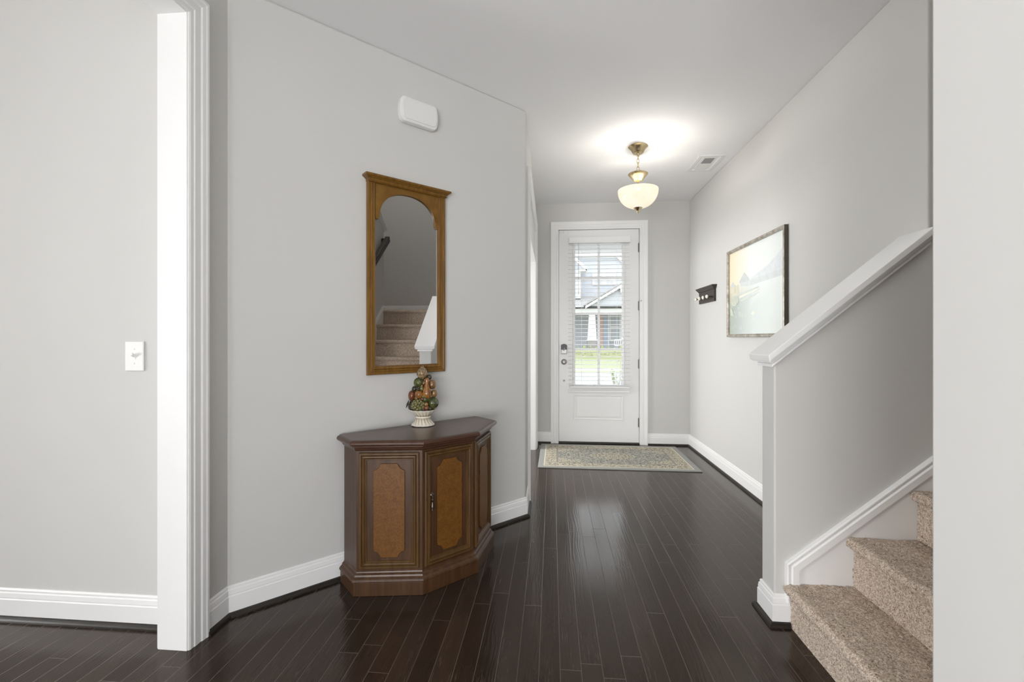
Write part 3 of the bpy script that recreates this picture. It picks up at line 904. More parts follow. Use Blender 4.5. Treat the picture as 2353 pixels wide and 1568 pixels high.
bm = B(); prism(bm, plan(.392, .190, .148, .376, .095), (0, 0, .605)); obj('body', bm, M['walnut'], cab)
bm = B(); prism(bm, plan(.412, .205, .158, .400, .001), (0, 0, .062))
ring_mould(bm, .390, .188, .147, .374, [(.062, 0), (.062, .026), (.068, .028), (.076, .024), (.084, .014), (.092, .012), (.098, .004), (.106, .002), (.106, 0)])
prism(bm, plan(.392, .19, .148, .376, .06), (0, 0, .04))
obj('plinth', bm, M['walnut'], cab, bev=.002)
bm = B()
prism(bm, plan(.410, .204, .158, .396, .709, -.018), (0, 0, .016))
ring_mould(bm, .392, .190, .148, .376, [(.672, 0), (.672, .004), (.680, .010), (.688, .012), (.692, .022), (.698, .022), (.701, .034), (.708, .038), (.715, .038), (.722, .032), (.725, .022), (.725, 0)])
prism(bm, plan(.396, .194, .15, .38, .69, -.018), (0, 0, .03))
obj('top', bm, M['walnut_top'], cab, bev=.0015)
fac = [(Vector((-.392, -.190, 0)), Vector((-.148, -.376, 0))), (Vector((-.148, -.376, 0)), Vector((.148, -.376, 0))), (Vector((.148, -.376, 0)), Vector((.392, -.190, 0)))]
Z0, Z1 = .112, .672
for fi, (a, b_) in enumerate(fac):
    t = (b_ - a).normalized(); n = Vector((t.y, -t.x, 0)); wf = (b_ - a).length
    name = 'door' if fi == 1 else 'front_panel'
    P = lambda s, z, o=0.0: a + t * s + n * o + Vector((0, 0, z))
    ins = .014 if fi != 1 else .010
    bm = B()
    prism(bm, [P(ins + .02, Z0 + .028), P(wf - ins - .02, Z0 + .028), P(wf - ins - .02, Z1 - .028), P(ins + .02, Z1 - .028)], n * .003)
    pan = obj(name, bm, M['walnut'], cab)
    bm = B()
    rect = [P(ins, Z0 + .008), P(wf - ins, Z0 + .008), P(wf - ins, Z1 - .008), P(ins, Z1 - .008)]
    sweep(bm, rect, n, [(0, 0), (.010, 0), (.013, .004), (.013, .010), (.009, .013), (.014, .017), (.015, .022), (.012, .027), (.007, .030), (.007, .034), (.004, .036), (0, .036)], closed=True)
    obj('moulding', bm, M['walnut_gold'], pan)
    # raised burl panel with scooped corners
    hwp, zc, hhp, rr = wf * .238, (Z0 + Z1) / 2, .220, .030
    pts = []
    for sx, sz in ((-1, -1), (1, -1), (1, 1), (-1, 1)):
        cxp, czp = wf / 2 + sx * hwp, zc + sz * hhp
        arc = []
        for i in range(7):
            an = PI / 2 * i / 6
            arc.append((cxp - sx * rr * math.cos(an), czp - sz * rr * math.sin(an)))
        # from the horizontal edge to the vertical edge, with little square steps at both ends
        seq = [(cxp - sx * (rr + .005), czp)] + [(arc[0][0], arc[0][1])] + arc[1:-1] + [arc[-1]] + [(cxp, czp - sz * (rr + .005))]
        seq[1] = (cxp - sx * (rr + .0005), czp - sz * .004); seq[-2] = (cxp - sx * .004, czp - sz * (rr + .0005))
        if sx * sz < 0: pass
        pts += seq if (sx, sz) in ((1, -1), (-1, 1)) else seq[::-1]
    bm = B(); prism(bm, [P(s, z, .003) for s, z in pts], n * .007)
    o = obj('burl_panel', bm, M['burl'], pan, bev=.002); o['label'] = 'lighter burl veneer panel with scooped corners'
    if fi == 1:
        hx, hz_ = .046, .452
        bm = B()
        rot = Matrix((t, Vector((0, 0, 1)), n)).transposed()
        o3 = P(hx, hz_, .003)
        lathe(bm, [(.013, 0), (.013, .002), (.009, .004), (.010, .007), (.005, .011)], 18, o3, axis=rot)
        for i in range(8):
            an = 2 * PI * i / 8; lathe(bm, [(.0035, 0), (.0035, .003), (.001, .004)], 8, o3 + t * .012 * math.cos(an) + Vector((0, 0, .012 * math.sin(an))), axis=rot)
        tube(bm, [o3 + n * .010, o3 + n * .014 + Vector((0, 0, -.008)), o3 + n * .011 + Vector((0, 0, -.018))], .0022, 7)
        lathe(bm, [(.003, -.018), (.0065, -.022), (.0035, -.026), (.004, -.034), (.0065, -.052), (.0075, -.060), (.005, -.066), (.006, -.069), (.002, -.073)], 12, o3 + n * .011)
        o = obj('drop_pull', bm, M['pewter'], pan, smooth=40); o['label'] = 'dark bronze teardrop pull'

# mirror
p = wall_pt(1.170)
mir = thing('wall_mirror', 'tall golden oak arched mirror hanging above the cabinet', 'mirror', (p.x, p.y, 0), PI / 4)
mz0, mz1, mw = 1.008, 2.016, .2335
# leaves lean by a hair as hung on a wire
bm = B()
STILE = [(.004, 0), (.016, 0), (.024, .004), (.024, .014), (.021, .017), (.024, .020), (.024, .026), (.020, .029), (.024, .032), (.022, .040), (.014, .046), (.008, .048), (.004, .048)]
sweep(bm, [(-mw, 0, mz1), (-mw, 0, mz0), (mw, 0, mz0), (mw, 0, mz1)], (0, -1, 0), [(a, b) for a, b in STILE])
obj('frame', bm, M['oak'], mir)
bm = B()
iw = mw - .046
azs, aza = 1.838, 1.982                    # arch spring and apex
pts = [(-iw, mz1), (iw, mz1), (iw, azs - .012), (iw - .016, azs - .012), (iw - .016, azs - .004)]
aw = iw - .022
for i in range(0, 25):
    an = PI * i / 24
    ex = abs(math.cos(an)) ** .92 * (1 if math.cos(an) >= 0 else -1)
    pts.append((aw * ex, azs + (aza - azs) * math.sin(an) ** .88))
pts += [(-iw + .016, azs - .004), (-iw + .016, azs - .012), (-iw, azs - .012)]
prism(bm, [(x, -.008, z) for x, z in pts], (0, -.010, 0)); obj('arched_spandrel', bm, M['oak_spandrel'], mir, bev=.0015)
bm = B()
CR = [(0, .006), (.002, .026), (.006, .030), (.010, .028), (.016, .030), (.024, .040), (.028, .046), (.030, .048), (.038, .048), (.040, .044), (.040, .006)]
sweep(bm, [(-mw + .028, -.0, mz1 - .006), (-mw + .028, -.006, mz1 - .006), (mw - .028, -.006, mz1 - .006), (mw - .028, -.0, mz1 - .006)], (0, 0, 1), [(a, -b) for a, b in CR])
box(bm, (-mw + .02, -.02, mz1 - .006), (mw - .02, -.004, mz1 + .034))
obj('crown', bm, M['oak'], mir)
bm = B(); box(bm, (-iw - .004, -.0075, mz0 + .04), (iw + .004, -.004, mz1)); g = obj('mirror_glass', bm, M['mirror'], mir)
bm = B(); box(bm, (-mw + .01, -.004, mz0 + .01), (mw - .01, -.0005, mz1 - .002)); obj('backing', bm, M['darkwood'], mir)

# door chime
p = wall_pt(1.228)
ch = thing('door_chime', 'white rounded door chime box high on the diagonal wall', 'door chime', (p.x, p.y, 2.447), PI / 4)


def barrel(hw_, hh_, bulge, y, r=.012):
    pts = []
    for i in range(13):
        z = -hh_ + r + (2 * hh_ - 2 * r) * i / 12
        pts.append((hw_ + bulge * (1 - (z / hh_) ** 2), y, z))
    pts += [(hw_ - r * .8, y, hh_), (-hw_ + r * .8, y, hh_)]
    for i in range(13):
        z = hh_ - r - (2 * hh_ - 2 * r) * i / 12
        pts.append((-hw_ - bulge * (1 - (z / hh_) ** 2), y, z))
    pts += [(-hw_ + r * .8, y, -hh_), (hw_ - r * .8, y, -hh_)]
    return pts


bm = B(); prism(bm, barrel(.104, .068, .014, -.001), (0, -.040, 0)); obj('housing', bm, M['plastic'], ch, bev=.008)
bm = B(); prism(bm, barrel(.094, .055, .013, -.0395), (0, -.006, 0)); o = obj('cover', bm, M['plastic'], ch, bev=.004)

# fruit centrepiece on the cabinet ------------------------------------------------
ang = PI / 4
ctr = Vector((-.7005, 2.4323, .7265))
fr = thing('fruit_centrepiece', 'ceramic fruit pyramid in a white fluted urn on the walnut cabinet', 'ornament', ctr, YAW)


def urn_fn(r, z, a):
    tw = a + z * 6.0
    return r * (1 + .045 * math.cos(16 * tw) * min(1, abs(z - .047) / .02))


bm = B()
lathe(bm, [(.058, 0), (.062, .002), (.061, .006), (.055, .012), (.046, .022), (.040, .034), (.037, .042), (.041, .044), (.041, .050), (.038, .052), (.042, .058), (.052, .068), (.064, .078), (.073, .084), (.075, .088), (.071, .088), (.055, .076), (.02, .07)], 96, fn=lambda r, z, a: urn_fn(r, z, a) if z > .003 else r)


def urn_material():
    m, nt, b = new_mat('cream_glazed_urn')
    g = nt.nodes.new('ShaderNodeNewGeometry')
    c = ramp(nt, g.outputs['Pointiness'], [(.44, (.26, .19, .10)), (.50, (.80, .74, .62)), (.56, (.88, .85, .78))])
    nt.links.new(c, b.inputs['Base Color']); b.inputs['Roughness'].default_value = .25
    return m


obj('urn', bm, urn_material(), fr, smooth=True)


def fruit_mat(name, c1, c2, sc=40, rough=.22):
    m, nt, b = new_mat(name)
    f = noise(nt, coords(nt), sc, 4, .65)
    nt.links.new(ramp(nt, f, [(.35, c1), (.65, c2)]), b.inputs['Base Color'])
    b.inputs['Roughness'].default_value = rough; b.inputs['Coat Weight'].default_value = .4
    return m


FM = {'brown': fruit_mat('glazed_brown', (.10, .045, .015), (.32, .17, .06)), 'green': fruit_mat('glazed_green', (.018, .028, .008), (.10, .11, .03)),
      'red': fruit_mat('glazed_red', (.06, .016, .008), (.22, .07, .02)), 'orange': fruit_mat('glazed_orange', (.14, .045, .010), (.36, .16, .035)),
      'dark': fruit_mat('glazed_dark', (.012, .012, .008), (.06, .05, .03)), 'lime': fruit_mat('glazed_grape', (.03, .035, .008), (.30, .27, .10), 160),
      'speckle': fruit_mat('glazed_speckle', (.07, .035, .015), (.42, .30, .16), 150)}
U = .000242
FR = [('pomegranate', 485, 225, 105, 118, 'speckle'), ('artichoke', 415, 435, 100, 105, 'green'), ('berry', 640, 312, 52, 55, 'dark'), ('gourd', 605, 560, 88, 220, 'orange'),
      ('plum', 705, 480, 78, 105, 'brown'), ('nut', 310, 580, 55, 62, 'dark'), ('berry_cluster', 425, 555, 62, 60, 'dark'), ('fig', 250, 730, 72, 108, 'red'),
      ('apple', 435, 690, 84, 88, 'orange'), ('apricot', 750, 680, 60, 85, 'brown'), ('lime', 580, 800, 60, 52, 'green'), ('grape_cluster', 425, 920, 145, 128, 'lime'),
      ('pear', 725, 890, 108, 120, 'green'), ('leaf', 225, 915, 60, 85, 'dark'), ('fig', 605, 985, 52, 62, 'red'), ('walnut', 270, 1000, 70, 45, 'dark')]
for nm, cx_, cy_, rx_, ry_, mt in FR:
    z = (1395 - cy_) * U; x = (cx_ - 500) * U
    Rz = max(.004, .062 - (z - .09) / .21 * .058)
    y = -math.sqrt(max(0, Rz * Rz - x * x)) * .75
    a, c_ = rx_ * U * 1.14, ry_ * U * 1.12
    bm = B()
    if nm == 'gourd':
        prof = [(.002, -1), (.35, -.97), (.75, -.82), (.98, -.58), (1.0, -.40), (.86, -.12), (.62, .15), (.46, .42), (.42, .70), (.46, .90), (.30, .98), (.05, 1)]
        lathe(bm, [(r * a, q * c_) for r, q in prof], 24, (x, y - .01, z))
    elif nm in ('grape_cluster', 'berry_cluster'):
        k = 42 if nm[0] == 'g' else 9
        for i in range(k):
            zz = 1 - 2 * (i + .5) / k; an = i * 2.39996; q = math.sqrt(1 - zz * zz)
            rr = a * (.22 if nm[0] == 'g' else .42)
            blob(bm, (x + q * math.cos(an) * (a - rr), y + q * math.sin(an) * (a - rr), z + zz * (c_ - rr)), (rr, rr, rr), 8)
        blob(bm, (x, y, z), (a * .75, a * .75, c_ * .75), 12)
    elif nm == 'leaf':
        for i in range(3):
            dx = (-.012 + .012 * i)
            prism(bm, [(x + dx, y - .004 * i, z + c_ * .9), (x + dx - .010, y - .006, z), (x + dx - .014, y - .004, z - c_), (x + dx + .002, y - .010, z - c_ * .1)], (.001, .003, 0))
        blob(bm, (x + .006, y + .012, z), (a * .7, a * .6, c_ * .8), 12)
    elif nm == 'pomegranate':
        blob(bm, (x, y, z), (a, a, c_), 28, fn=lambda d: 1 + .05 * math.cos(9 * math.atan2(d.y, d.x) + 5 * d.z) * (1 - d.z * d.z) + (.16 if d.z > .97 else 0))
        tube(bm, [(x, y, z + c_ * 1.05), (x + .008, y, z + c_ * 1.22)], [.004, .002], 7)
    elif nm == 'artichoke':
        blob(bm, (x, y, z), (a, a, c_), 28, fn=lambda d: 1 + .08 * math.cos(8 * math.atan2(d.y, d.x) + 6 * d.z) * (1 - d.z * d.z))
    elif nm in ('apple', 'apricot', 'lime', 'plum'):
        blob(bm, (x, y, z), (a, a, c_), 24, fn=lambda d: 1 - .12 * max(0, abs(d.z) - .8) / .2)
    elif nm == 'pear':
        blob(bm, (x, y, z), (a, a, c_), 24, fn=lambda d: 1 + .06 * math.cos(7 * math.atan2(d.y, d.x)) * (1 - d.z * d.z))
    else:
        blob(bm, (x, y, z), (a, a, c_), 20, fn=lambda d: 1 + .04 * math.cos(5 * math.atan2(d.y, d.x)) * (1 - d.z * d.z))
    obj(nm, bm, FM[mt], fr, smooth=60)
bm = B(); lathe(bm, [(.045, .070), (.048, .09), (.032, .13), (.020, .19), (.008, .25), (.004, .28)], 20); obj('core', bm, M['darkwood'], fr, smooth=True)
for i in range(54):                       # little berries and nuts tucked into the gaps
    t = i / 53; z = .090 + .175 * t; an = -PI / 2 + 1.6 * math.sin(i * 2.4); Rz = .052 - t * .044
    bm = B(); r = .0095 + .005 * ((i * .37) % 1)
    blob(bm, (Rz * .92 * math.cos(an), Rz * .80 * math.sin(an), z), (r, r, r), 12)
    obj('berry', bm, FM[('dark', 'green', 'red', 'brown', 'lime')[i % 5]], fr, smooth=True)
kk = ['brown', 'green', 'orange', 'red', 'lime', 'dark']
nmz = ['plum', 'apple', 'apricot', 'fig', 'lime', 'walnut']
for i in range(12):                       # the side turned to the wall
    z = .10 + .165 * i / 11; an = .35 + 2.4 * ((i * .618) % 1); Rz = .062 - (z - .09) / .21 * .055
    bm = B(); r = .020 - .004 * (i / 11)
    blob(bm, (Rz * .8 * math.cos(an), Rz * .8 * math.sin(an), z), (r, r, r * 1.1), 16)
    obj(nmz[i % 6], bm, FM[kk[i % 6]], fr, smooth=True)

# light switch in the dining room -------------------------------------------------
sa, sb_ = at_y(290.5, 785, DY), at_y(333, 853, DY)
swc = (sa + sb_) / 2
sw = thing('light_switch', 'white toggle light switch on the dining room wall', 'light switch', (swc.x, DY, swc.z))
hw_, hh_ = (sb_.x - sa.x) / 2, (sa.z - sb_.z) / 2
bm = B(); prism(bm, [(-hw_, 0, -hh_), (hw_, 0, -hh_), (hw_, 0, hh_), (-hw_, 0, hh_)], (0, -.007, 0)); obj('switch_plate', bm, M['plastic'], sw, bev=.003)
bm = B(); box(bm, (-.006, -.0085, -.013), (.006, -.006, .013)); prism(bm, [(-.004, -.007, -.006), (.004, -.007, -.006), (.004, -.007, .005), (-.004, -.007, .005)], (0, -.013, .011)); obj('toggle', bm, M['plastic'], sw)
for s in (-1, 1):
    bm = B(); lathe(bm, [(.0035, 0), (.0035, .0012), (.001, .0018)], 12, (0, -.007, s * .03), axis=ax); obj('screw', bm, M['plastic'], sw)

# ------------------------------------------------------------------ right wall: picture and coat hooks
py0 = at_x(1801, 0, RX - .03).y; py1 = at_x(1669.5, 0, RX - .028).y
pzt = (at_x(1669.5, 578, RX - .028).z + at_x(1797, 521, RX - .03).z) / 2; pzb = at_x(1673, 775, RX - .028).z
pic = thing('framed_picture', 'harbour picture, glare painted into its pale colours, in a thin silver brown frame on the right hall wall', 'picture', (RX, (py0 + py1) / 2, (pzt + pzb) / 2))
pw, ph = (py1 - py0) / 2, (pzt - pzb) / 2


def aged_frame():
    m, nt, b = new_mat('aged_silver_frame')
    v = coords(nt)
    f = noise(nt, v, 22, 5, .7)
    nt.links.new(ramp(nt, f, [(.3, (.20, .16, .12)), (.55, (.42, .38, .33)), (.75, (.60, .57, .52))]), b.inputs['Base Color'])
    b.inputs['Roughness'].default_value = .4; b.inputs['Metallic'].default_value = .35
    return m


M['frame'] = aged_frame()
M['frame_side'] = plain('dark_frame_side', (.07, .058, .045), .5, var=.2, scale=40)
# local: wall faces -x ; path in the yz plane
rect = [(0, -pw, -ph), (0, -pw, ph), (0, pw, ph), (0, pw, -ph)]
bm = B(); sweep(bm, rect, (-1, 0, 0), [(.022, .003), (.028, .0), (.030, .006), (.030, .014), (.026, .018), (.024, .022), (.015, .024), (.014, .003)] , closed=True)
obj('frame', bm, M['frame'], pic)
bm = B(); sweep(bm, rect, (-1, 0, 0), [(.002, 0), (.026, 0), (.026, .004), (.002, .004)], closed=True); o = obj('frame_side', bm, M['frame_side'], pic); o['label'] = 'dark brown outer edge'


def print_material():
    m, nt, b = new_mat('glare_washed_print')  # glare on the glazing is washed into these pale colours
    t = nt.nodes.new('ShaderNodeTexCoord'); sp = nt.nodes.new('ShaderNodeSeparateXYZ'); nt.links.new(t.outputs['Object'], sp.inputs[0])
    Y = math_n(nt, 'DIVIDE', math_n(nt, 'ADD', sp.outputs[1], pw), 2 * pw)       # 0 near the camera (right) .. 1 left
    Z = math_n(nt, 'DIVIDE', math_n(nt, 'ADD', sp.outputs[2], ph), 2 * ph)
    f = noise(nt, t.outputs['Object'], 5, 5, .6); f2 = noise(nt, t.outputs['Object'], 18, 4, .6)
    sky = ramp(nt, Y, [(0, (.78, .83, .80)), (.55, (.80, .83, .82)), (.85, (.84, .78, .60)), (1, (.84, .74, .50))])
    water = ramp(nt, Y, [(0, (.74, .78, .76)), (.5, (.66, .72, .70)), (.85, (.42, .48, .45)), (1, (.40, .44, .36))])
    k = nd(nt, 'ShaderNodeMapRange', i_1=.36, i_2=.60); nt.links.new(math_n(nt, 'ADD', Z, math_n(nt, 'MULTIPLY', math_n(nt, 'SUBTRACT', f, .5), .3)), k.inputs[0])
    c = mixc(nt, k.outputs[0], water, sky)
    st = nd(nt, 'ShaderNodeMapRange', i_1=.5, i_2=.7); nt.links.new(f2, st.inputs[0])
    c = mixc(nt, math_n(nt, 'MULTIPLY', math_n(nt, 'MULTIPLY', st.outputs[0], math_n(nt, 'SUBTRACT', 1, k.outputs[0])), .45), c, (.72, .76, .68))
    nt.links.new(c, b.inputs['Base Color']); b.inputs['Roughness'].default_value = .35
    return m


bm = B(); box(bm, (-.012, -pw + .018, -ph + .018), (-.008, pw - .018, ph - .018)); pr = obj('print', bm, print_material(), pic)
# painted shapes of the harbour (flat, on the print), paled for the same glare
layer = [0]
def pshape(bm, pts):
    prism(bm, [(-.01205 - .00025 * layer[0], pw - 2 * pw * u_, -ph + 2 * ph * v_) for u_, v_ in pts], (-.0002, 0, 0))
pal = {}
def paint(nm, col):
    pal[nm] = plain('print_' + nm, col, .4, var=.12, scale=25); return pal[nm]
for nm, col, shapes in (
    ('far_hills', (.70, .74, .76), [[(.45, .62), (.60, .66), (.72, .69), (.85, .75), (.965, .82), (.965, .60), (.45, .57)]]),
    ('pale_buildings', (.66, .70, .70), [[(.25, .56), (.25, .62), (.33, .69), (.41, .62), (.41, .54)], [(.42, .54), (.42, .60), (.95, .62), (.95, .56)]]),
    ('near_houses', (.68, .65, .52), [[(.055, .50), (.055, .58), (.10, .625), (.15, .58), (.15, .50)], [(.16, .50), (.16, .58), (.22, .59), (.22, .49)]]),
    ('roofs', (.60, .63, .63), [[(.04, .575), (.10, .635), (.16, .575)], [(.23, .61), (.33, .70), (.43, .61), (.42, .60), (.24, .60)]]),
    ('boat_hull', (.64, .68, .63), [[(.24, .41), (.28, .385), (.52, .425), (.60, .46), (.40, .43)], [(.24, .465), (.58, .50), (.60, .515), (.24, .48)]]),
    ('boats_white', (.80, .80, .70), [[(.24, .43), (.60, .475), (.60, .49), (.24, .455)], [(.45, .24), (.50, .27), (.54, .245), (.50, .225)]]),
    ('reeds', (.56, .59, .50), [[(.05, .40), (.12, .47), (.20, .46), (.23, .40), (.16, .35), (.09, .36)], [(.05, .25), (.05, .34), (.09, .32), (.13, .24)]])):
    bm = B(); layer[0] += 1
    for s_ in shapes: pshape(bm, s_)
    obj(nm, bm, paint(nm, col), pr)

# coat hook rack
hy0, hy1 = at_x(1640.5, 0, RX - .02).y, at_x(1606, 0, RX - .02).y
hzt, hzb = at_x(1638, 664, RX - .02).z, at_x(1640, 692, RX - .02).z
rk = thing('coat_rack', 'small dark wood coat rack with white knobs on the right wall', 'coat rack', (RX, (hy0 + hy1) / 2, (hzt + hzb) / 2))
hw_, hh_ = (hy1 - hy0) / 2, (hzt - hzb) / 2
bm = B(); box(bm, (-.020, -hw_, -hh_), (-.001, hw_, hh_), .002); obj('backboard', bm, M['darkwood'], rk)
bm = B(); sweep(bm, [(-.001, -hw_, hh_), (-.020, -hw_, hh_), (-.020, hw_, hh_), (-.001, hw_, hh_)][::-1], (0, 0, 1), [(0, 0), (0, -.004), (.010, -.010), (.022, -.020), (.030, -.026), (.038, -.026), (.038, 0)])
box(bm, (-.022, -hw_, hh_), (-.001, hw_, hh_ + .038)); obj('shelf', bm, M['darkwood'], rk)
axn = Matrix.Rotation(-PI / 2, 3, 'Y')
for i in range(4):
    y = -hw_ + 2 * hw_ * (i + .5) / 4
    bm = B(); lathe(bm, [(.010, 0), (.006, .006), (.005, .030), (.008, .036)], 14, (-.020, y, -.012), axis=axn); pg = obj('peg', bm, M['darkwood'], rk, smooth=True)
    bm = B(); lathe(bm, [(.004, .034), (.014, .038), (.0185, .045), (.0185, .050), (.013, .057), (.003, .060)], 20, (-.020, y, -.012), axis=axn); o = obj('knob', bm, M['ceramic'], pg, smooth=True); o['label'] = 'white ceramic knob'

# ------------------------------------------------------------------ windows behind the viewer
def window(i, lo, hi, axis, label):
    bm = B(); lo = Vector(lo); hi = Vector(hi)
    if axis == 'y':
        box(bm, (lo.x, lo.y, lo.z), (hi.x, hi.y, lo.z + .05)); box(bm, (lo.x, lo.y, hi.z - .05), hi); box(bm, lo, (lo.x + .05, hi.y, hi.z)); box(bm, (hi.x - .05, lo.y, lo.z), hi)
        m_ = (lo.x + hi.x) / 2; box(bm, (m_ - .03, lo.y, lo.z), (m_ + .03, hi.y, hi.z))
    else:
        box(bm, (lo.x, lo.y, lo.z), (hi.x, hi.y, lo.z + .05)); box(bm, (lo.x, lo.y, hi.z - .05), hi); box(bm, lo, (hi.x, lo.y + .05, hi.z)); box(bm, (lo.x, hi.y - .05, lo.z), hi)
        m_ = (lo.y + hi.y) / 2; box(bm, (lo.x, m_ - .03, lo.z), (hi.x, m_ + .03, hi.z))
    struct('window_%d' % i, bm, M['trim'], label, 'window')


window(4, (-3.09, 3.2, .5), (-3.02, 5.0, 2.25), 'x', 'white side room window frame, added for the fill light')  # unseen window, added to go with the side room fill
window(1, (-6.58, -1.7, .4), (-6.50, 1.0, 2.3), 'x', 'white dining room window frame')
window(2, (-3.4, -4.92, .12), (-1.0, -4.84, 2.45), 'y', 'white living room window frame, left one')
window(3, (0.0, -4.92, .12), (2.4, -4.84, 2.45), 'y', 'white living room window frame, right one')

# ------------------------------------------------------------------ outside, seen through the door
G0 = -.30
M['concrete'] = plain('pale_concrete', (.42, .41, .39), .9, var=.05, scale=2)
M['asphalt'] = plain('pale_asphalt', (.30, .30, .30), .9, var=.05, scale=3)
M['grass'] = plain('lawn_grass', (.27, .29, .175), .95, var=.25, scale=3)
M['ext_white'] = plain('exterior_white', (.70, .70, .69), .6, var=.01)


def siding(name, col, pitch):
    m, nt, b = new_mat(name)
    t = nt.nodes.new('ShaderNodeTexCoord'); sp = nt.nodes.new('ShaderNodeSeparateXYZ'); nt.links.new(t.outputs['Object'], sp.inputs[0])
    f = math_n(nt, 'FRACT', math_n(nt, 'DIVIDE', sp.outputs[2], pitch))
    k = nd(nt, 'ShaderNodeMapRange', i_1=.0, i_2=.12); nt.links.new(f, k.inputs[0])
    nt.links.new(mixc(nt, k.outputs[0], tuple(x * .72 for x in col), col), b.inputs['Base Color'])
    b.inputs['Roughness'].default_value = .7; bump(nt, b, f, .4, .01)
    return m


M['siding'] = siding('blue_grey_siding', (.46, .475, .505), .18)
M['siding_dark'] = siding('slate_siding', (.43, .445, .475), .12)
M['shingle'] = plain('grey_shingles', (.32, .31, .305), .9, var=.2, scale=6)
M['stone'] = plain('porch_stone', (.28, .265, .25), .9, var=.3, scale=8)
M['coral'] = plain('coral_paint', (.62, .43, .37), .6, var=.05)
M['bluedoor'] = plain('blue_door_paint', (.40, .46, .54), .5, var=.05)
M['pane'] = plain('grey_window_pane', (.38, .40, .42), .3, var=.1, scale=1)
M['bark'] = plain('grey_bark', (.28, .24, .20), .9, var=.2)


def leaf_mat(name, c1, c2):
    m, nt, b = new_mat(name)
    g = nt.nodes.new('ShaderNodeNewGeometry')
    nt.links.new(ramp(nt, g.outputs['Random Per Island'], [(0, c1), (1, c2)]), b.inputs['Base Color']); b.inputs['Roughness'].default_value = .6
    return m


M['leaf'] = leaf_mat('hedge_leaves', (.22, .26, .12), (.42, .42, .26))
M['leaf2'] = leaf_mat('sapling_leaves', (.20, .30, .12), (.42, .48, .26))

bm = B(); box(bm, (-30, FY + 1.9, G0 - .2), (40, 60, G0 - .03)); struct('ground', bm, M['concrete'], 'ground beneath the street outside', 'ground')
bm = B(); box(bm, (-30, 14.0, G0 - .04), (40, 20.3, G0 - .012)); struct('street', bm, M['asphalt'], 'pale street outside the front door', 'street')
bm = B(); box(bm, (-30, FY + 2.0, G0 - .03), (40, 14.0, G0)); struct('driveway', bm, M['concrete'], 'pale concrete walk outside the front door', 'walkway')
bm = B(); box(bm, (-30, 20.3, G0 - .03), (40, 21.2, G0 + .0)); tag(obj('grass_verge', bm, M['grass']), 'thin green grass strip at the far side of the street', 'grass', kind='stuff')
bm = B(); box(bm, (-30, 21.2, G0 - .03), (40, 22.8, G0 + .01)); struct('sidewalk', bm, M['concrete'], 'pale sidewalk before the far lawn', 'sidewalk')
bm = B(); box(bm, (-30, 22.8, G0 - .03), (40, 38.1, G0 + .0)); tag(obj('lawn', bm, M['grass']), 'green lawn of the house across the street', 'lawn', kind='stuff')
# our own porch: floor, ceiling and beam
bm = B(); box(bm, (-2.2, FY + .165, -.2), (3.2, FY + 2.0, -.03)); struct('porch_floor', bm, M['concrete'], 'concrete porch outside the front door', 'porch')
bm = B(); box(bm, (-2.2, FY + .165, 2.72), (3.2, FY + 1.75, 2.8)); box(bm, (-2.2, FY + 1.55, 2.50), (3.2, FY + 1.75, 2.74)); struct('porch_ceiling', bm, M['ext_white'], 'white porch ceiling and beam outside the door', 'porch')

HYW, HYP = 42.0, 38.5                      # main wall and porch front of the house across the street
house = thing('neighbour_house', 'blue grey sided house with white porch across the street', 'house', (0, 0, 0))
X_ = lambda px, Y=HYW: at_y(px, 0, Y).x
Z_ = lambda v, Y=HYW: at_y(1375, v, Y).z
hx0, hx1 = X_(1322) - 9, X_(1428) + 9
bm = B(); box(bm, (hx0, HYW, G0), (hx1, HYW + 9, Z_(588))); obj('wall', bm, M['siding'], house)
bm = B(); box(bm, (hx0 - .4, HYW - .45, Z_(590)), (hx1 + .4, HYW, Z_(583))); box(bm, (hx0, HYW - .06, Z_(594)), (hx1, HYW, Z_(588))); obj('eave', bm, M['ext_white'], house)
bm = B(); zt_ = Z_(583); prism(bm, [(hx0 - .4, HYW - .5, zt_), (hx0 - .4, HYW + 4.5, zt_ + 2.6), (hx0 - .4, HYW + 9.5, zt_)], (hx1 - hx0 + .8, 0, 0)); obj('roof', bm, M['shingle'], house)
# left bay with white rake and corner board
YB = HYW - 1.2
bm = B(); xa, xb = X_(1322, YB) - 4, X_(1333.5, YB); zl = Z_(686, YB)
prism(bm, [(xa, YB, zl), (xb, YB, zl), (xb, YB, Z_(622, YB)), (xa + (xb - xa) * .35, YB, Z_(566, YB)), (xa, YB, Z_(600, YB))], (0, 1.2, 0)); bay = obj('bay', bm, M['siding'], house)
bm = B(); box(bm, (xb - .22, YB - .05, zl), (xb + .02, YB + 1.2, Z_(622, YB))); obj('corner_board', bm, M['ext_white'], bay)
bm = B(); p0 = Vector((xb + .55, YB - .35, Z_(624, YB))); p1 = Vector((xb - 2.6, YB - .35, Z_(549, YB)))
prism(bm, [p0, p0 + Vector((0, 0, .30)), p1 + Vector((0, 0, .36)), p1], (0, .5, 0)); box(bm, (xb - .15, YB - .35, Z_(624, YB)), (xb + .55, YB + 1.0, Z_(619, YB))); obj('rake_board', bm, M['ext_white'], bay)
# right white rake
bm = B(); p0 = Vector((X_(1414), HYW - .2, Z_(591))); p1 = Vector((X_(1436), HYW - .2, Z_(612))); prism(bm, [p0, p0 + Vector((0, 0, .35)), p1 + Vector((0, 0, .35)), p1], (0, .2, 0)); obj('rake_board', bm, M['ext_white'], house)
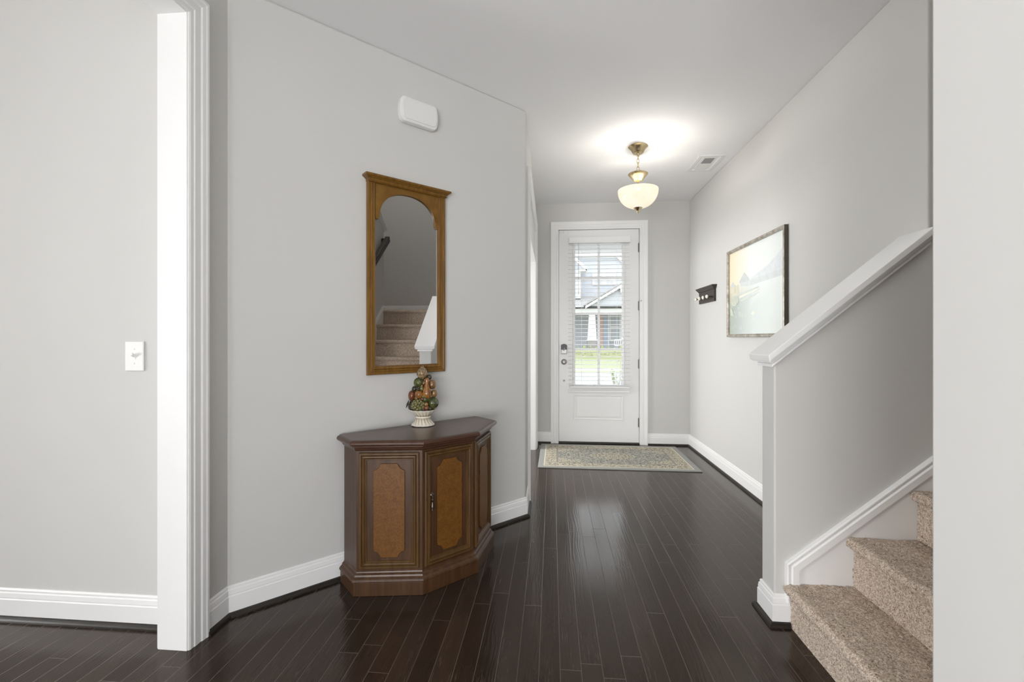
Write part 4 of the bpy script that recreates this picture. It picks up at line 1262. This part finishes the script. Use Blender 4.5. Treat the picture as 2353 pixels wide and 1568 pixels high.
# double window
bm = B(); box(bm, (X_(1361), HYW - .10, Z_(656)), (X_(1415), HYW + .02, Z_(629))); win = obj('window', bm, M['ext_white'], house)
for a_, b__ in ((1367, 1384), (1392, 1409)):
    bm = B(); mid = (a_ + b__) / 2
    for q0, q1 in ((a_, mid - .7), (mid + .7, b__)):
        for r0, r1 in ((634, 642.3), (643.6, 652)): box(bm, (X_(q0), HYW - .12, Z_(r1)), (X_(q1), HYW - .09, Z_(r0)))
    obj('pane', bm, M['pane'], win)
# lower shingle roof and gabled porch
zb0, zb1 = Z_(707, HYP), Z_(681)
bm = B(); prism(bm, [(hx0, HYP - .4, zb0), (hx0, HYW, zb1), (hx0, HYW, zb0)], (hx1 - hx0, 0, 0)); obj('porch_roof', bm, M['shingle'], house)
gxa, gxl = X_(1432, HYP - .6), X_(1345, HYP - .6); gxr = 2 * gxa - gxl; gz0, gz1 = Z_(703, HYP - .6), Z_(652, HYP - .6)
bm = B(); prism(bm, [(gxl + .25, HYP - .3, gz0), (gxr - .25, HYP - .3, gz0), (gxa, HYP - .3, gz1 - .12)], (0, 3.6, 0)); gab = obj('porch_gable', bm, M['siding_dark'], house)
bm = B()
for s in (0, 1):
    e0 = Vector((gxl if s == 0 else gxr, HYP - .6, gz0)); e1 = Vector((gxa, HYP - .6, gz1))
    prism(bm, [e0 - Vector((0, 0, .22)), e0, e1, e1 - Vector((0, 0, .24))], (0, .12, 0))
box(bm, (gxa - .22, HYP - .64, gz1 - .75), (gxa + .22, HYP - .5, gz1 - .2))
obj('rake_board', bm, M['ext_white'], gab)
bm = B()
for s in (0, 1):
    e0 = Vector((gxl - .1 if s == 0 else gxr + .1, HYP - .62, gz0)); e1 = Vector((gxa, HYP - .62, gz1 + .02))
    prism(bm, [e0, e0 + Vector((0, 0, .12)), e1 + Vector((0, 0, .12)), e1], (0, 4.2, 0))
obj('gable_roof', bm, M['shingle'], gab)
bm = B(); box(bm, (hx0, HYP, Z_(719, HYP)), (hx1, HYP + .4, Z_(705, HYP))); box(bm, (hx0, HYP, Z_(709, HYP)), (hx1, HYW, Z_(706, HYP))); obj('porch_beam', bm, M['ext_white'], house)


def column(pxc):
    cxp = X_(pxc, HYP + .2); zt_, zb_, zg = Z_(719, HYP), Z_(781, HYP), G0
    bm = B()
    r0, r1 = .24, .36
    a_ = [(cxp + sx * r1, HYP + .2 + sy * r1, zb_) for sx, sy in ((-1, -1), (1, -1), (1, 1), (-1, 1))]
    b2 = [(cxp + sx * r0, HYP + .2 + sy * r0, zt_) for sx, sy in ((-1, -1), (1, -1), (1, 1), (-1, 1))]
    va = [bm.verts.new(p) for p in a_]; vb = [bm.verts.new(p) for p in b2]
    bm.faces.new(va[::-1]); bm.faces.new(vb)
    for i in range(4): bm.faces.new((va[i], va[(i + 1) % 4], vb[(i + 1) % 4], vb[i]))
    box(bm, (cxp - .42, HYP - .22, zb_ - .08), (cxp + .42, HYP + .62, zb_)); box(bm, (cxp - .32, HYP - .12, zt_ - .14), (cxp + .32, HYP + .52, zt_))
    col_ = obj('porch_column', bm, M['ext_white'], house)
    bm = B(); box(bm, (cxp - .38, HYP - .18, zg), (cxp + .38, HYP + .58, zb_ - .08)); obj('stone_pier', bm, M['stone'], col_)


for pxc in (1360, 1496, 1230): column(pxc)
bm = B(); box(bm, (hx0, HYP - .3, G0), (hx1, HYW, G0 + .45)); obj('porch_deck', bm, M['concrete'], house)
bm = B(); box(bm, (X_(1378.5), HYW - .12, G0 + .4), (X_(1385.5), HYW, Z_(724))); o = obj('shutter_board', bm, M['coral'], house); o['label'] = 'coral coloured vertical board'
bm = B(); box(bm, (X_(1386), HYW - .10, G0 + .4), (X_(1397), HYW, Z_(724))); dr = obj('front_door', bm, M['bluedoor'], house)
bm = B(); box(bm, (X_(1396.5), HYW - .13, G0 + .4), (X_(1399.5), HYW, Z_(722))); obj('door_trim', bm, M['ext_white'], dr)
bm = B(); box(bm, (X_(1400), HYW - .12, Z_(785)), (X_(1434), HYW, Z_(723))); w2 = obj('window', bm, M['ext_white'], house)
bm = B()
for r0, r1 in ((726, 750), (754, 780)): box(bm, (X_(1403), HYW - .14, Z_(r1)), (X_(1423), HYW - .11, Z_(r0)))
obj('pane', bm, M['pane'], w2)
bm = B(); zr1, zr0 = Z_(780, HYP), Z_(795, HYP)
xr0, xr1 = X_(1412, HYP), X_(1480, HYP)
box(bm, (xr0, HYP + .1, zr1 - .06), (xr1, HYP + .2, zr1)); box(bm, (xr0, HYP + .1, zr0), (xr1, HYP + .2, zr0 + .06))
x = xr0
while x < xr1: box(bm, (x, HYP + .13, zr0), (x + .05, HYP + .17, zr1)); x += .16
obj('porch_railing', bm, M['ext_white'], house)


def leaves(bm, c, r, n, s, rnd):
    for _ in range(n):
        d = Vector((rnd.gauss(0, 1), rnd.gauss(0, 1), rnd.gauss(0, 1))).normalized() * rnd.uniform(.6, 1)
        p = Vector(c) + Vector((d.x * r[0], d.y * r[1], d.z * r[2]))
        a = Vector((rnd.gauss(0, 1), rnd.gauss(0, 1), rnd.gauss(0, 1))).normalized(); b2 = a.orthogonal().normalized()
        bm.faces.new([bm.verts.new(p + a * s), bm.verts.new(p + b2 * s * .5), bm.verts.new(p - a * s), bm.verts.new(p - b2 * s * .5)])


rnd = random.Random(11)
# shrubs in front of the far porch, and the hedge row at the lawn's back
for i, px in enumerate(range(1300, 1470, 14)):
    c_ = at_y(px, 0, HYP - 1.1); bm = B()
    zt_ = Z_(793 + (i % 3) * 2, HYP - 1.1)
    leaves(bm, (c_.x, HYP - 1.1, (G0 + zt_) / 2 + .03), (.19, .2, (zt_ - G0) / 2 - .03), 120, .06, rnd); blob(bm, (c_.x, HYP - 1.1, (G0 + zt_) / 2 + .03), (.17, .18, (zt_ - G0) / 2 * .85), 10)
    tag(obj('shrub', bm, M['leaf']), 'small green shrub in the row before the far porch', 'shrub', 'shrubs before the far porch')
bm = B(); hb = 34.0
hz1 = at_y(1375, 804, hb).z
for px in range(1240, 1520, 5):
    c_ = at_y(px, 0, hb); leaves(bm, (c_.x, hb, (G0 + hz1) / 2 + .05), (.22, .3, (hz1 - G0) / 2 - .06), 50, .06, rnd)
a_, b__ = at_y(1240, 0, hb).x, at_y(1520, 0, hb).x
box(bm, (a_, hb - .22, G0), (b__, hb + .22, hz1 - .06))
tag(obj('hedge', bm, M['leaf']), 'low clipped green hedge along the far lawn', 'hedge')
# young shrub near our walk
sx = at_y(1421, 0, 8.6)
sap = thing('young_shrub', 'thin young shrub beside the walk outside the door glass', 'shrub', (sx.x, 8.6, G0))
bm = B(); bl_ = B()
for i in range(16):
    an = rnd.uniform(0, 2 * PI); hgt = rnd.uniform(.55, 1.12); sp_ = rnd.uniform(.05, .24)
    p0 = Vector((0, 0, 0)); p1 = Vector((sp_ * .4 * math.cos(an), sp_ * .4 * math.sin(an), hgt * .5)); p2 = Vector((sp_ * math.cos(an), sp_ * math.sin(an), hgt))
    tube(bm, [p0, p1, p2], [.006, .004, .002], 5)
    for j in range(16):
        t = rnd.uniform(.35, 1); q = p1.lerp(p2, (t - .5) * 2) if t > .5 else p0.lerp(p1, t * 2)
        leaves(bl_, q, (.05, .05, .05), 1, .030, rnd)
obj('stems', bm, M['bark'], sap); obj('foliage', bl_, M['leaf2'], sap)
